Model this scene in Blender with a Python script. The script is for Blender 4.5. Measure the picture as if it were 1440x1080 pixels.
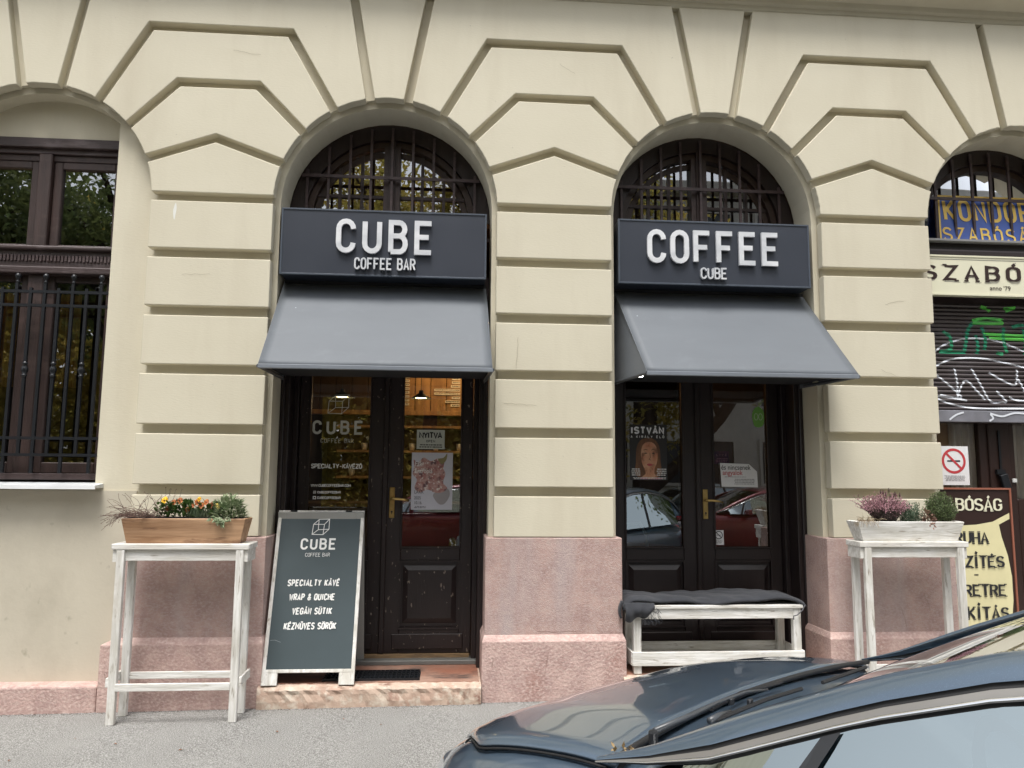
import bpy, bmesh, math, random
from mathutils import Vector, Matrix
random.seed(7)
PI = math.pi
for o in list(bpy.data.objects): bpy.data.objects.remove(o, do_unlink=True)
scene = bpy.context.scene
COL = scene.collection

# ------------------------------------------------------------------ camera
cd = bpy.data.cameras.new('camera'); cam = bpy.data.objects.new('camera', cd); COL.objects.link(cam)
scene.camera = cam
yaw, pitch, roll = math.radians(4.39), math.radians(6.7096), math.radians(0.4558)
F = Vector((math.sin(yaw)*math.cos(pitch), math.cos(yaw)*math.cos(pitch), math.sin(pitch)))
R0 = Vector((math.cos(yaw), -math.sin(yaw), 0)); U0 = R0.cross(F)
R = R0*math.cos(roll) + U0*math.sin(roll); U = -R0*math.sin(roll) + U0*math.cos(roll)
M = Matrix((R, U, -F)).transposed().to_4x4(); M.translation = Vector((0, -4.9807, 1.40)); cam.matrix_world = M
cd.sensor_fit = 'HORIZONTAL'; cd.sensor_width = 36; cd.lens = 36*1082.6/1440
cd.clip_start = .05; cd.clip_end = 500

# ------------------------------------------------------------------ world, sun, exposure
SUN_EL, SUN_AZ = math.radians(68), math.radians(196)      # overcast, light from behind the camera, a little left
w = bpy.data.worlds.new("World"); scene.world = w; w.use_nodes = True
nt = w.node_tree; nt.nodes.clear()
sky = nt.nodes.new('ShaderNodeTexSky'); sky.sky_type = 'NISHITA'; sky.sun_disc = False
sky.sun_elevation = SUN_EL; sky.sun_rotation = SUN_AZ; sky.dust_density = 3.0; sky.air_density = 1.0
hs = nt.nodes.new('ShaderNodeHueSaturation'); hs.inputs['Saturation'].default_value = .22
bg = nt.nodes.new('ShaderNodeBackground'); bg.inputs['Strength'].default_value = .115
wo = nt.nodes.new('ShaderNodeOutputWorld')
nt.links.new(sky.outputs[0], hs.inputs['Color']); nt.links.new(hs.outputs[0], bg.inputs[0]); nt.links.new(bg.outputs[0], wo.inputs[0])
sd = bpy.data.lights.new('sun', 'SUN'); sd.energy = 1.5; sd.angle = math.radians(22); sd.color = (1, .97, .92)
so = bpy.data.objects.new('sun', sd); COL.objects.link(so)
sdir = Vector((math.sin(SUN_AZ)*math.cos(SUN_EL), math.cos(SUN_AZ)*math.cos(SUN_EL), math.sin(SUN_EL)))
so.rotation_euler = sdir.to_track_quat('Z', 'Y').to_euler()
vs = scene.view_settings
scene.display_settings.display_device = 'sRGB'
vs.view_transform = 'Standard'; vs.look = 'None'; vs.gamma = 1; vs.use_curve_mapping = False
vs.exposure = 1.27

# ------------------------------------------------------------------ materials
def _n(nt, t, **kw):
    n = nt.nodes.new(t)
    for k, v in kw.items(): setattr(n, k, v)
    return n
def c4(c): return (c[0], c[1], c[2], 1)
MATS = {}
def pm(name, col, col2=None, scale=(3,3,3), rough=.6, bump=0, bscale=60, metal=0, detail=6,
       stain=None, sscale=(1.5,1.5,1.5), slo=.5, shi=.65, coat=0, fleck=None, fscale=90, flo=.66, fhi=.7, rvar=0, spec=None, sheen=0, distort=0):
    """procedural surface: two-tone noise, optional stain layer, optional flecks, fine bump"""
    if name in MATS: return MATS[name]
    m = bpy.data.materials.new(name); m.use_nodes = True; nt = m.node_tree; b = nt.nodes['Principled BSDF']
    tc = _n(nt, 'ShaderNodeTexCoord')
    def noise(sc, det=6, rgh=.55, dist=0):
        mp = _n(nt, 'ShaderNodeMapping'); mp.inputs['Scale'].default_value = sc
        nt.links.new(tc.outputs['Object'], mp.inputs[0])
        n = _n(nt, 'ShaderNodeTexNoise'); n.inputs['Scale'].default_value = 1; n.inputs['Detail'].default_value = det
        n.inputs['Roughness'].default_value = rgh; n.inputs['Distortion'].default_value = dist
        nt.links.new(mp.outputs[0], n.inputs['Vector']); return n.outputs['Fac']
    def ramp(src, lo, hi):
        r = _n(nt, 'ShaderNodeMapRange'); r.inputs[1].default_value = lo; r.inputs[2].default_value = hi
        nt.links.new(src, r.inputs[0]); return r.outputs[0]
    def mix(f, a, bb):
        x = _n(nt, 'ShaderNodeMix', data_type='RGBA'); nt.links.new(f, x.inputs[0])
        for i, v in ((6, a), (7, bb)):
            if isinstance(v, tuple): x.inputs[i].default_value = c4(v)
            else: nt.links.new(v, x.inputs[i])
        return x.outputs[2]
    if col2 is None: col2 = tuple(x*.86 for x in col)
    out = mix(ramp(noise(scale, detail, dist=distort), .35, .65), col2, col)
    if stain: out = mix(ramp(noise(sscale, 8, .62), slo, shi), out, stain)
    if fleck: out = mix(ramp(noise((fscale,)*3 if not isinstance(fscale, tuple) else fscale, 3), flo, fhi), out, fleck)
    nt.links.new(out, b.inputs['Base Color'])
    b.inputs['Roughness'].default_value = rough; b.inputs['Metallic'].default_value = metal
    if rvar:
        r = _n(nt, 'ShaderNodeMapRange'); r.inputs[3].default_value = max(0, rough-rvar); r.inputs[4].default_value = rough+rvar
        nt.links.new(noise((4,4,4), 5), r.inputs[0]); nt.links.new(r.outputs[0], b.inputs['Roughness'])
    if coat: b.inputs['Coat Weight'].default_value = coat; b.inputs['Coat Roughness'].default_value = .03
    if spec is not None: b.inputs['Specular IOR Level'].default_value = spec
    if sheen: b.inputs['Sheen Weight'].default_value = sheen
    if bump:
        bn = _n(nt, 'ShaderNodeBump'); bn.inputs['Strength'].default_value = 1; bn.inputs['Distance'].default_value = bump
        nt.links.new(noise(bscale if isinstance(bscale, tuple) else (bscale,)*3, 6), bn.inputs['Height']); nt.links.new(bn.outputs[0], b.inputs['Normal'])
    MATS[name] = m; return m
def emit(name, col, s):
    if name in MATS: return MATS[name]
    m = bpy.data.materials.new(name); m.use_nodes = True; b = m.node_tree.nodes['Principled BSDF']
    b.inputs['Base Color'].default_value = c4(col); b.inputs['Emission Color'].default_value = c4(col); b.inputs['Emission Strength'].default_value = s
    MATS[name] = m; return m
def glass(name, tint=(.85,.88,.87), base=.05, mult=1.3, rough=0.0, wob=0):
    if name in MATS: return MATS[name]
    m = bpy.data.materials.new(name); m.use_nodes = True; nt = m.node_tree; nt.nodes.clear()
    o = _n(nt, 'ShaderNodeOutputMaterial'); mx = _n(nt, 'ShaderNodeMixShader')
    t = _n(nt, 'ShaderNodeBsdfTransparent'); t.inputs[0].default_value = c4(tint)
    g = _n(nt, 'ShaderNodeBsdfGlossy'); g.inputs['Roughness'].default_value = rough; g.inputs[0].default_value = (.95,.97,1,1)
    f = _n(nt, 'ShaderNodeFresnel'); f.inputs[0].default_value = 1.5
    ma = _n(nt, 'ShaderNodeMath', operation='MULTIPLY_ADD', use_clamp=True); ma.inputs[1].default_value = mult; ma.inputs[2].default_value = base
    nt.links.new(f.outputs[0], ma.inputs[0]); nt.links.new(ma.outputs[0], mx.inputs[0])
    nt.links.new(t.outputs[0], mx.inputs[1]); nt.links.new(g.outputs[0], mx.inputs[2]); nt.links.new(mx.outputs[0], o.inputs[0])
    if wob:
        tc = _n(nt, 'ShaderNodeTexCoord'); n = _n(nt, 'ShaderNodeTexNoise'); n.inputs['Scale'].default_value = 3.0; n.inputs['Detail'].default_value = 1
        nt.links.new(tc.outputs['Object'], n.inputs['Vector']); bn = _n(nt, 'ShaderNodeBump'); bn.inputs['Distance'].default_value = wob
        nt.links.new(n.outputs['Fac'], bn.inputs['Height']); nt.links.new(bn.outputs[0], g.inputs['Normal'])
    MATS[name] = m; return m
def leafmat(name, a, b, trans=.25, sc=9):
    if name in MATS: return MATS[name]
    m = pm(name, a, b, scale=(sc,sc,sc), rough=.6, detail=3); nt = m.node_tree; bs = nt.nodes['Principled BSDF']
    src = bs.inputs['Base Color'].links[0].from_socket
    tr = _n(nt, 'ShaderNodeBsdfTranslucent'); nt.links.new(src, tr.inputs[0]); mx = _n(nt, 'ShaderNodeMixShader'); mx.inputs[0].default_value = trans
    out = nt.nodes['Material Output']; nt.links.new(bs.outputs[0], mx.inputs[1]); nt.links.new(tr.outputs[0], mx.inputs[2]); nt.links.new(mx.outputs[0], out.inputs[0])
    return m

PLASTER = pm('cream_plaster', (.625,.580,.455), (.595,.550,.428), scale=(1.6,1.6,2.2), rough=.75, bump=.0009, bscale=(40,40,110),
             stain=(.54,.49,.375), sscale=(2.6,2.6,.45), slo=.48, shi=.78, fleck=(.42,.38,.30), fscale=34, flo=.70, fhi=.80)
PLASTER_LOW = pm('worn_plaster', (.535,.49,.395), (.49,.45,.365), scale=(1.1,1.1,1.1), rough=.8, bump=.0013, bscale=30,
             stain=(.43,.39,.31), sscale=(1.5,1.5,1.1), slo=.5, shi=.72, fleck=(.33,.30,.23), fscale=(13,13,9), flo=.66, fhi=.78)
PINK = pm('pink_stone', (.50,.345,.305), (.37,.245,.220), scale=(9,9,9), rough=.75, bump=.006, bscale=(130,130,220), detail=12,
             stain=(.44,.355,.345), sscale=(4.5,4.5,.7), slo=.50, shi=.72, fleck=(.52,.41,.375), fscale=(60,60,95), flo=.42, fhi=.78)
PINK2 = pm('pink_base_stone', (.53,.37,.33), (.40,.27,.245), scale=(9,9,9), rough=.7, bump=.006, bscale=60, detail=10,
             stain=(.36,.21,.18), sscale=(3,3,2.2), slo=.56, shi=.74, fleck=(.62,.48,.43), fscale=(50,50,70), flo=.45, fhi=.78)
STEP = pm('worn_step_stone', (.55,.43,.34), (.44,.30,.23), scale=(6,6,9), rough=.7, bump=.010, bscale=16, detail=10,
             stain=(.24,.13,.095), sscale=(7,7,5), slo=.56, shi=.70, fleck=(.60,.52,.43), fscale=22, flo=.50, fhi=.68)
MARBLE = pm('red_marble_floor', (.30,.13,.085), (.40,.26,.20), scale=(3,3,3), rough=.45, detail=8,
             stain=(.10,.07,.06), sscale=(4,9,4), slo=.5, shi=.68, bump=.002)
PAVE = pm('asphalt_pavement', (.20,.197,.186), (.155,.152,.143), scale=(1.2,1.2,1.2), rough=.9, bump=.012, bscale=130, detail=8,
             stain=(.24,.235,.22), sscale=(2.4,2.4,2.4), slo=.52, shi=.75, fleck=(.37,.365,.35), fscale=170, flo=.46, fhi=.56)
ROAD = pm('asphalt_road', (.06,.06,.06), (.045,.045,.045), rough=.85, bump=.004, bscale=120)
KERB = pm('kerb_stone', (.3,.29,.27), rough=.8, bump=.002)
DOORP = pm('dark_brown_door_paint', (.021,.0135,.0135), (.016,.010,.010), scale=(3,3,3), rough=.42, bump=.0015, bscale=(90,90,12),
             fleck=(.20,.16,.13), fscale=(44,44,22), flo=.675, fhi=.70, rvar=.1)
DOORS = pm('smooth_brown_paint', (.020,.0135,.0135), (.016,.0105,.0105), rough=.38, bump=.001, bscale=(90,90,12), rvar=.1)
BROWN = pm('weathered_brown_wood', (.052,.030,.026), (.032,.019,.017), scale=(14,14,2), rough=.5, bump=.003, bscale=(120,120,10), stain=(.085,.055,.048), sscale=(3,3,8), slo=.55, shi=.75)
BROWNH = pm('weathered_brown_wood_rail', (.060,.038,.037), (.040,.026,.025), scale=(2,14,14), rough=.45, bump=.002, bscale=(10,120,120), stain=(.13,.10,.10), sscale=(3,3,8), slo=.55, shi=.75)
IRON = pm('black_iron', (.014,.016,.020), (.010,.011,.013), rough=.38, bump=.001, bscale=80, metal=.2)
IRONB = pm('brown_grille_iron', (.085,.055,.055), (.05,.033,.033), rough=.5, bump=.001, scale=(20,20,20))
GREYM = pm('anthracite_sheet_metal', (.033,.039,.054), (.030,.036,.050), scale=(2,2,2), rough=.42, rvar=.08)
AWN = pm('grey_awning_canvas', (.108,.122,.139), (.098,.111,.127), scale=(1.3,1.3,5), rough=.62, bump=.002, bscale=(3,3,14), stain=(.145,.160,.180), sscale=(2,2,3), slo=.55, shi=.8,
          fleck=(.45,.47,.50), fscale=14, flo=.80, fhi=.83, sheen=.1)
AWNE = pm('awning_edge', (.06,.065,.075), rough=.5)
STEEL = pm('brushed_steel_letters', (.80,.81,.83), (.58,.60,.63), scale=(4,4,11), rough=.38, metal=.25, detail=2)
WHITEL = pm('white_lettering', (.80,.80,.78), (.74,.74,.72), rough=.6)
FADED = pm('faded_window_vinyl', (.60,.60,.54), (.48,.48,.42), rough=.7)
BOARD = pm('slate_blue_board', (.046,.066,.074), (.040,.058,.065), scale=(3,3,3), rough=.6, stain=(.062,.080,.086), sscale=(2,2,4), slo=.55, shi=.8, fleck=(.18,.21,.22), fscale=(22,22,9), flo=.76, fhi=.80)
WWV = pm('whitewashed_wood_upright', (.78,.77,.74), (.52,.50,.45), scale=(40,40,3.5), rough=.65, bump=.003, bscale=(90,90,8), fleck=(.30,.26,.21), fscale=(60,60,9), flo=.61, fhi=.72, stain=(.55,.52,.46), sscale=(6,6,4), slo=.52, shi=.7)
WWH = pm('whitewashed_wood_rail', (.80,.79,.76), (.56,.54,.49), scale=(3.5,40,40), rough=.65, bump=.003, bscale=(8,90,90), fleck=(.32,.28,.23), fscale=(9,60,60), flo=.62, fhi=.73, stain=(.60,.57,.51), sscale=(4,6,6), slo=.52, shi=.7)
PINE = pm('stained_pine', (.50,.31,.18), (.30,.165,.085), scale=(2.2,30,22), rough=.55, bump=.002, bscale=(6,90,90), detail=8, stain=(.17,.085,.045), sscale=(4,9,22), slo=.54, shi=.68, distort=.6)
GREYB = pm('grey_board_back', (.36,.36,.34), rough=.8, bump=.001)
CLOTH = pm('charcoal_fleece', (.034,.036,.043), (.026,.028,.034), scale=(10,10,10), rough=.95, bump=.0025, bscale=30, sheen=.12)
BRASS = pm('brass', (.62,.44,.17), (.48,.33,.12), rough=.3, metal=.9, scale=(20,20,20))
PAPER = pm('white_paper', (.72,.72,.72), (.66,.66,.67), rough=.7)
INK = pm('black_ink', (.02,.02,.022), rough=.6)
REDINK = pm('red_ink', (.50,.04,.05), rough=.6)
SILLM = pm('pale_sill_metal', (.62,.64,.65), (.5,.52,.53), rough=.4, scale=(8,8,8))
DARKFR = pm('dark_fanlight_wood', (.026,.014,.011), (.017,.009,.008), scale=(14,14,2), rough=.5, bump=.002, bscale=(120,120,10))
MIDFR = pm('brown_fanlight_wood', (.055,.030,.020), (.035,.019,.013), scale=(14,14,2), rough=.5)
OCHRE = pm('worn_ochre_wood', (.30,.19,.09), (.12,.08,.05), scale=(5,20,20), rough=.8)
CREAM = pm('cream_sign_enamel', (.72,.70,.53), (.68,.66,.50), rough=.4)
DKBR = pm('dark_brown_enamel', (.035,.018,.015), rough=.35)
BLUEP = pm('blue_sign_paint', (.06,.12,.42), (.05,.10,.36), rough=.45)
YELP = pm('yellow_sign_paint', (.85,.60,.14), (.78,.52,.11), rough=.5)
SOIL = pm('potting_soil', (.035,.024,.018), (.02,.014,.01), rough=.95, bump=.01, bscale=60)
SHUT = pm('brown_roller_slat', (.070,.055,.055), (.05,.038,.038), scale=(3,3,20), rough=.4, stain=(.10,.085,.09), sscale=(2,2,5))
SHUTB = pm('grey_shutter_rail', (.22,.22,.25), (.15,.15,.17), rough=.5, scale=(6,6,6))
SPRAYW = pm('white_spray_paint', (.75,.78,.84), rough=.5)
SPRAYG = pm('green_spray_paint', (.10,.62,.12), (.16,.70,.08), rough=.5)
SPRAYT = pm('teal_spray_paint', (.01,.24,.15), (.02,.30,.12), rough=.5)
CURT = pm('pale_curtain_cloth', (.80,.74,.66), (.52,.44,.38), scale=(16,16,1.5), rough=.9)
TANP = pm('tan_papered_pane', (.60,.42,.28), (.50,.33,.22), scale=(2,2,3), rough=.8)
OCURT = pm('ochre_curtain_cloth', (.60,.34,.10), (.42,.22,.06), scale=(18,18,1.2), rough=.9)
GLASS = glass('window_glass', tint=(.80,.83,.80), base=.16, mult=1.8, wob=.0003)
GLASSF = glass('fanlight_glass', tint=(.55,.56,.52), base=.22, mult=1.8, wob=.0004)
PANEL_IN = pm('interior_orange_wood', (.36,.20,.08), (.19,.095,.04), scale=(14,14,1.6), rough=.5)
DARKW = pm('interior_dark_wall', (.06,.035,.022), (.04,.024,.016), rough=.9)
DARKF = pm('interior_dark_floor', (.05,.035,.028), rough=.6)
LEAF_O = leafmat('olive_autumn_leaf', (.27,.25,.06), (.44,.33,.09), .5, 1.2)
LEAF_D = leafmat('dark_tree_leaf', (.12,.17,.07), (.20,.23,.08), .5, 1.2)
BARK = pm('tree_bark', (.05,.038,.03), (.03,.023,.018), rough=.9, bump=.02, bscale=12)

# ------------------------------------------------------------------ object helpers
ROOTLOC = {}
def empty(name, loc=(0,0,0), label=None, cat=None, group=None, rotz=0):
    o = bpy.data.objects.new(name, None); COL.objects.link(o); o.location = loc; o.rotation_euler = (0,0,rotz)
    o.empty_display_size = .1
    tag(o, label, cat, group); return o
def tag(o, label=None, cat=None, group=None, kind=None):
    if label: o['label'] = label
    if cat: o['category'] = cat
    if group: o['group'] = group
    if kind: o['kind'] = kind
    return o
def origin_of(p):
    while p is not None and p.parent is not None: p = p.parent
    return Vector(p.location) if p is not None else Vector((0,0,0))
class MB:
    def __init__(s): s.v = []; s.f = []
    def add(s, vs, fs):
        n = len(s.v); s.v += [tuple(p) for p in vs]; s.f += [tuple(i+n for i in f) for f in fs]; return s
    def box(s, x0, x1, y0, y1, z0, z1, M=None):
        vs = [Vector((x, y, z)) for z in (z0, z1) for y in (y0, y1) for x in (x0, x1)]
        if M is not None: vs = [M @ p for p in vs]
        return s.add(vs, [(0,2,3,1),(4,5,7,6),(0,1,5,4),(2,6,7,3),(0,4,6,2),(1,3,7,5)])
    def prism(s, poly, y0, y1, M=None):      # polygon in XZ, extruded in Y
        n = len(poly); vs = [Vector((x, y0, z)) for x, z in poly] + [Vector((x, y1, z)) for x, z in poly]
        if M is not None: vs = [M @ p for p in vs]
        return s.add(vs, [tuple(range(n)), tuple(range(2*n-1, n-1, -1))] + [(i, i+n, (i+1) % n+n, (i+1) % n) for i in range(n)])
    def tube(s, pts, r, n=8, cap=True):
        pts = [Vector(p) for p in pts]; rr = r if isinstance(r, (list, tuple)) else [r]*len(pts); base = len(s.v); fs = []; up = None
        for i, p in enumerate(pts):
            d = (pts[min(i+1, len(pts)-1)] - pts[max(i-1, 0)]).normalized()
            if up is None: up = Vector((0,0,1)) if abs(d.z) < .9 else Vector((1,0,0))
            a = d.cross(up).normalized(); b = a.cross(d).normalized(); up = b
            for k in range(n):
                t = 2*PI*k/n; q = p + (a*math.cos(t) + b*math.sin(t))*rr[i]; s.v.append(tuple(q))
        for i in range(len(pts)-1):
            for k in range(n):
                k2 = (k+1) % n; s.f.append((base+i*n+k, base+i*n+k2, base+(i+1)*n+k2, base+(i+1)*n+k))
        if cap: s.f.append(tuple(base+k for k in range(n))[::-1]); s.f.append(tuple(base+(len(pts)-1)*n+k for k in range(n)))
        return s
    def lathe(s, prof, c=(0,0,0), n=20, axis='z'):
        base = len(s.v); m = len(prof)
        for k in range(n):
            t = 2*PI*k/n
            for r, h in prof:
                if axis == 'z': s.v.append((c[0]+r*math.cos(t), c[1]+r*math.sin(t), c[2]+h))
                else: s.v.append((c[0]+r*math.cos(t), c[1]+h, c[2]+r*math.sin(t)))
        for k in range(n):
            for j in range(m-1):
                a = base+k*m+j; b = base+((k+1) % n)*m+j; s.f.append((a, b, b+1, a+1))
        return s
    def grid(s, fn, nu, nv):
        base = len(s.v)
        for i in range(nu+1):
            for j in range(nv+1): s.v.append(tuple(fn(i/nu, j/nv)))
        for i in range(nu):
            for j in range(nv):
                a = base+i*(nv+1)+j; s.f.append((a, a+1, a+nv+2, a+nv+1))
        return s
    def build(s, name, mat, parent=None, bevel=0, smooth=False, M=None, local=False, seg=1, recalc=True, kind=None, solid=0, sub=0):
        vs = [Vector(p) for p in s.v]
        if M is not None: vs = [M @ p for p in vs]
        o0 = Vector((0,0,0))
        if parent is not None and not local: o0 = origin_of(parent)
        me = bpy.data.meshes.new(name); me.from_pydata([tuple(p-o0) for p in vs], [], s.f); me.materials.append(mat)
        if recalc:
            bm = bmesh.new(); bm.from_mesh(me); bmesh.ops.recalc_face_normals(bm, faces=bm.faces); bm.to_mesh(me); bm.free()
        if smooth:
            for p in me.polygons: p.use_smooth = True
        me.update()
        o = bpy.data.objects.new(name, me); COL.objects.link(o); o.parent = parent
        if solid: md = o.modifiers.new('solid', 'SOLIDIFY'); md.thickness = solid; md.offset = -1
        if bevel: md = o.modifiers.new('bevel', 'BEVEL'); md.width = bevel; md.segments = seg; md.limit_method = 'ANGLE'; md.angle_limit = math.radians(35); md.use_clamp_overlap = True
        if sub: md = o.modifiers.new('sub', 'SUBSURF'); md.levels = sub; md.render_levels = sub
        if kind: o['kind'] = kind
        return o
def BOX(name, mat, parent, x0, x1, y0, y1, z0, z1, **k): return MB().box(x0, x1, y0, y1, z0, z1).build(name, mat, parent, **k)
def struct(o): o['kind'] = 'structure'; return o
def copy_tree(o, parent=None):
    c = o.copy(); COL.objects.link(c); c.parent = parent
    for ch in list(o.children): copy_tree(ch, c)
    return c

# ------------------------------------------------------------------ lettering (stroke alphabet)
def A(cx, cz, rx, rz, a0, a1, n=8): return [(cx+rx*math.cos(math.radians(a0+(a1-a0)*i/n)), cz+rz*math.sin(math.radians(a0+(a1-a0)*i/n))) for i in range(n+1)]
S_ = A(.5,.75,.5,.25,15,180) + [(.02,.66),(.14,.57),(.86,.43),(.98,.34)] + A(.5,.25,.5,.25,0,-165)
G = {'A': [[(0,0),(.5,1),(1,0)],[(.18,.3),(.82,.3)]], 'B': [[(0,0),(0,1),(.5,1)]+A(.55,.77,.4,.23,90,-90)+[(.17,.54)],[(.5,.54)]+A(.6,.27,.4,.27,90,-90)+[(0,0)]],
 'C': [A(.5,.74,.5,.26,0,180)+A(.5,.26,.5,.26,180,360)], 'D': [[(0,0),(0,1),(.4,1)]+A(.5,.72,.5,.28,90,0)+A(.5,.28,.5,.28,0,-90)+[(0,0)]],
 'E': [[(1,1),(0,1),(0,0),(1,0)],[(0,.52),(.82,.52)]], 'F': [[(1,1),(0,1),(0,0)],[(0,.5),(.82,.5)]],
 'G': [A(.5,.74,.5,.26,0,180)+A(.5,.26,.5,.26,180,360)+[(1,.48),(.55,.48)]], 'H': [[(0,0),(0,1)],[(1,0),(1,1)],[(0,.5),(1,.5)]],
 'I': [[(.5,0),(.5,1)]], 'J': [[(.9,1),(.9,.28)]+A(.45,.26,.45,.26,0,-180)], 'K': [[(0,0),(0,1)],[(1,1),(0,.42)],[(.25,.56),(1,0)]],
 'L': [[(0,1),(0,0),(1,0)]], 'M': [[(0,0),(0,1),(.5,.35),(1,1),(1,0)]], 'N': [[(0,0),(0,1),(1,0),(1,1)]],
 'O': [A(.5,.74,.5,.26,0,180)+A(.5,.26,.5,.26,180,360)+[(1,.74)]], 'P': [[(0,0),(0,1),(.5,1)]+A(.55,.74,.42,.26,90,-90)+[(.17,.48)]],
 'Q': [A(.5,.74,.5,.26,0,180)+A(.5,.26,.5,.26,180,360)+[(1,.74)],[(.6,.25),(1,-.05)]], 'R': [[(0,0),(0,1),(.5,1)]+A(.55,.75,.42,.25,90,-90)+[(.17,.5)],[(.5,.5),(1,0)]],
 'S': [S_], 'T': [[(0,1),(1,1)],[(.5,1),(.5,0)]], 'U': [[(0,1)]+A(.5,.26,.5,.26,180,360)+[(1,1)]], 'V': [[(0,1),(.5,0),(1,1)]],
 'W': [[(0,1),(.25,0),(.5,.7),(.75,0),(1,1)]], 'X': [[(0,0),(1,1)],[(0,1),(1,0)]], 'Y': [[(0,1),(.5,.45),(1,1)],[(.5,.45),(.5,0)]], 'Z': [[(0,1),(1,1),(0,0),(1,0)]],
 '0': [A(.5,.74,.5,.26,0,180)+A(.5,.26,.5,.26,180,360)+[(1,.74)]], '1': [[(.15,.75),(.55,1),(.55,0)]], '2': [A(.5,.74,.5,.26,170,-30)+[(0,0),(1,0)]],
 '5': [[(.95,1),(.08,1),(.05,.58)]+A(.5,.31,.5,.31,110,-160)], '6': [[(.85,1),(.1,.5)]+A(.5,.3,.5,.3,150,-210)], '7': [[(0,1),(1,1),(.4,0)]], '9': [A(.5,.7,.5,.3,0,360)+[(.2,0)]],
 '.': [[(.4,0),(.4,.1)]], '-': [[(.15,.45),(.85,.45)]], ',': [[(.5,.1),(.35,-.12)]], "'": [[(.5,1),(.4,.75)]], '@': [A(.5,.5,.5,.5,0,360),A(.5,.5,.22,.22,0,360)],
 '&': [[(1,0),(.25,.75)]+A(.5,.82,.26,.18,200,-20)+[(.1,.35)]+A(.42,.22,.4,.22,160,330)+[(1,.5)]]}
ACC = {'Á':('A',[[(.42,1.1),(.68,1.28)]]), 'É':('E',[[(.42,1.1),(.68,1.28)]]), 'Í':('I',[[(.42,1.1),(.68,1.28)]]), 'Ó':('O',[[(.42,1.1),(.68,1.28)]]),
 'Ö':('O',[[(.2,1.12),(.2,1.24)],[(.8,1.12),(.8,1.24)]]), 'Ü':('U',[[(.2,1.12),(.2,1.24)],[(.8,1.12),(.8,1.24)]]),
 'Ű':('U',[[(.12,1.1),(.34,1.26)],[(.56,1.1),(.78,1.26)]]), 'Ő':('O',[[(.12,1.1),(.34,1.26)],[(.56,1.1),(.78,1.26)]])}
def ribbon(mb, pts, t, y, depth, contrast=0):
    q = [Vector(p) for p in pts]; q2 = [q[0]]
    for p in q[1:]:
        if (p-q2[-1]).length > 1e-5: q2.append(p)
    q = q2; n = len(q)
    if n < 2: return
    closed = (q[0]-q[-1]).length < 1e-4 and n > 3
    L_, R_ = [], []
    for i in range(n):
        a = (q[i]-q[i-1]) if i > 0 else (q[-1]-q[-2] if closed else q[1]-q[0])
        b = (q[i+1]-q[i]) if i < n-1 else (q[1]-q[0] if closed else a)
        a = a.normalized(); b = b.normalized(); na = Vector((-a.y, a.x)); nb = Vector((-b.y, b.x)); m = (na+nb)
        m = m.normalized() if m.length > 1e-3 else na
        sc = 1/max(.55, m.dot(na)); d = (a+b); d = d.normalized() if d.length > 1e-3 else a
        hw = t/2*(1-contrast*(1-abs(d.y)))*sc
        L_.append(q[i]+m*hw); R_.append(q[i]-m*hw)
    if depth <= 0:
        vs = [(p.x, y, p.y) for p in L_] + [(p.x, y, p.y) for p in R_]; mb.add(vs, [(i, i+1, n+i+1, n+i) for i in range(n-1)])
    else:
        vs = [(p.x, y, p.y) for p in L_]+[(p.x, y, p.y) for p in R_]+[(p.x, y+depth, p.y) for p in L_]+[(p.x, y+depth, p.y) for p in R_]
        fs = []
        for i in range(n-1): fs += [(i, i+1, n+i+1, n+i), (2*n+i, 3*n+i, 3*n+i+1, 2*n+i+1), (i, 2*n+i, 2*n+i+1, i+1), (n+i, n+i+1, 3*n+i+1, 3*n+i)]
        fs += [(0, n, 3*n, 2*n), (n-1, 3*n-1, 4*n-1, 2*n-1)]
        mb.add(vs, fs)
def text(s, x0, x1, z0, h, t, y=0, depth=0, cw=.55, contrast=0, serif=0, slant=0, mb=None, gap=None, each=None):
    """letters between x0 and x1, baseline z0, cap height h, facing -Y; cw = letter width in cap heights"""
    mb = mb or MB(); n = len(s)
    wd = [(.12 if c in "I.,'" else (.5*cw if c == ' ' else (cw*1.25 if c in 'MW' else cw))) * h if c != 'Í' else .12*h for c in s]
    if serif: wd = [max(x, .22*h) for x in wd]
    tot = sum(wd); g = (x1-x0-tot-t)/max(1, n-1); x = x0+t/2; e = 0
    for c, wc in zip(s, wd):
        strokes = []
        if c in ACC: b, ex = ACC[c]; strokes = G[b]+ex
        elif c in G: strokes = G[c]
        for k, st in enumerate(strokes):
            iw = wc if c not in 'IÍ' else wc
            def T(p):
                zz = t/2 + p[1]*(h-t); return (x + p[0]*iw + slant*zz, z0+zz)
            if c == 'Í' and k > 0: pts = [(x+iw*.5+(p[0]-.5)*.4*h, z0+p[1]*h) for p in st]
            else: pts = [T(p) for p in st]
            ribbon(mb, pts, t, y-e, depth, contrast); e += .0002
            if serif and len(st) > 1 and k < len(G[ACC[c][0]] if c in ACC else strokes):
                for p in (st[0], st[-1]):
                    if p[1] in (0, 1) and c not in 'OÓCSG': 
                        q = T(p); q = (q[0], q[1] - t/2 + t*.18 if p[1] == 0 else q[1]+t/2-t*.18); ribbon(mb, [(q[0]-serif*h, q[1]), (q[0]+serif*h, q[1])], t*.36, y-e, depth); e += .0002
        x += wc+g
        if each and mb.v: each(mb); mb = MB()
    return mb
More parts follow.
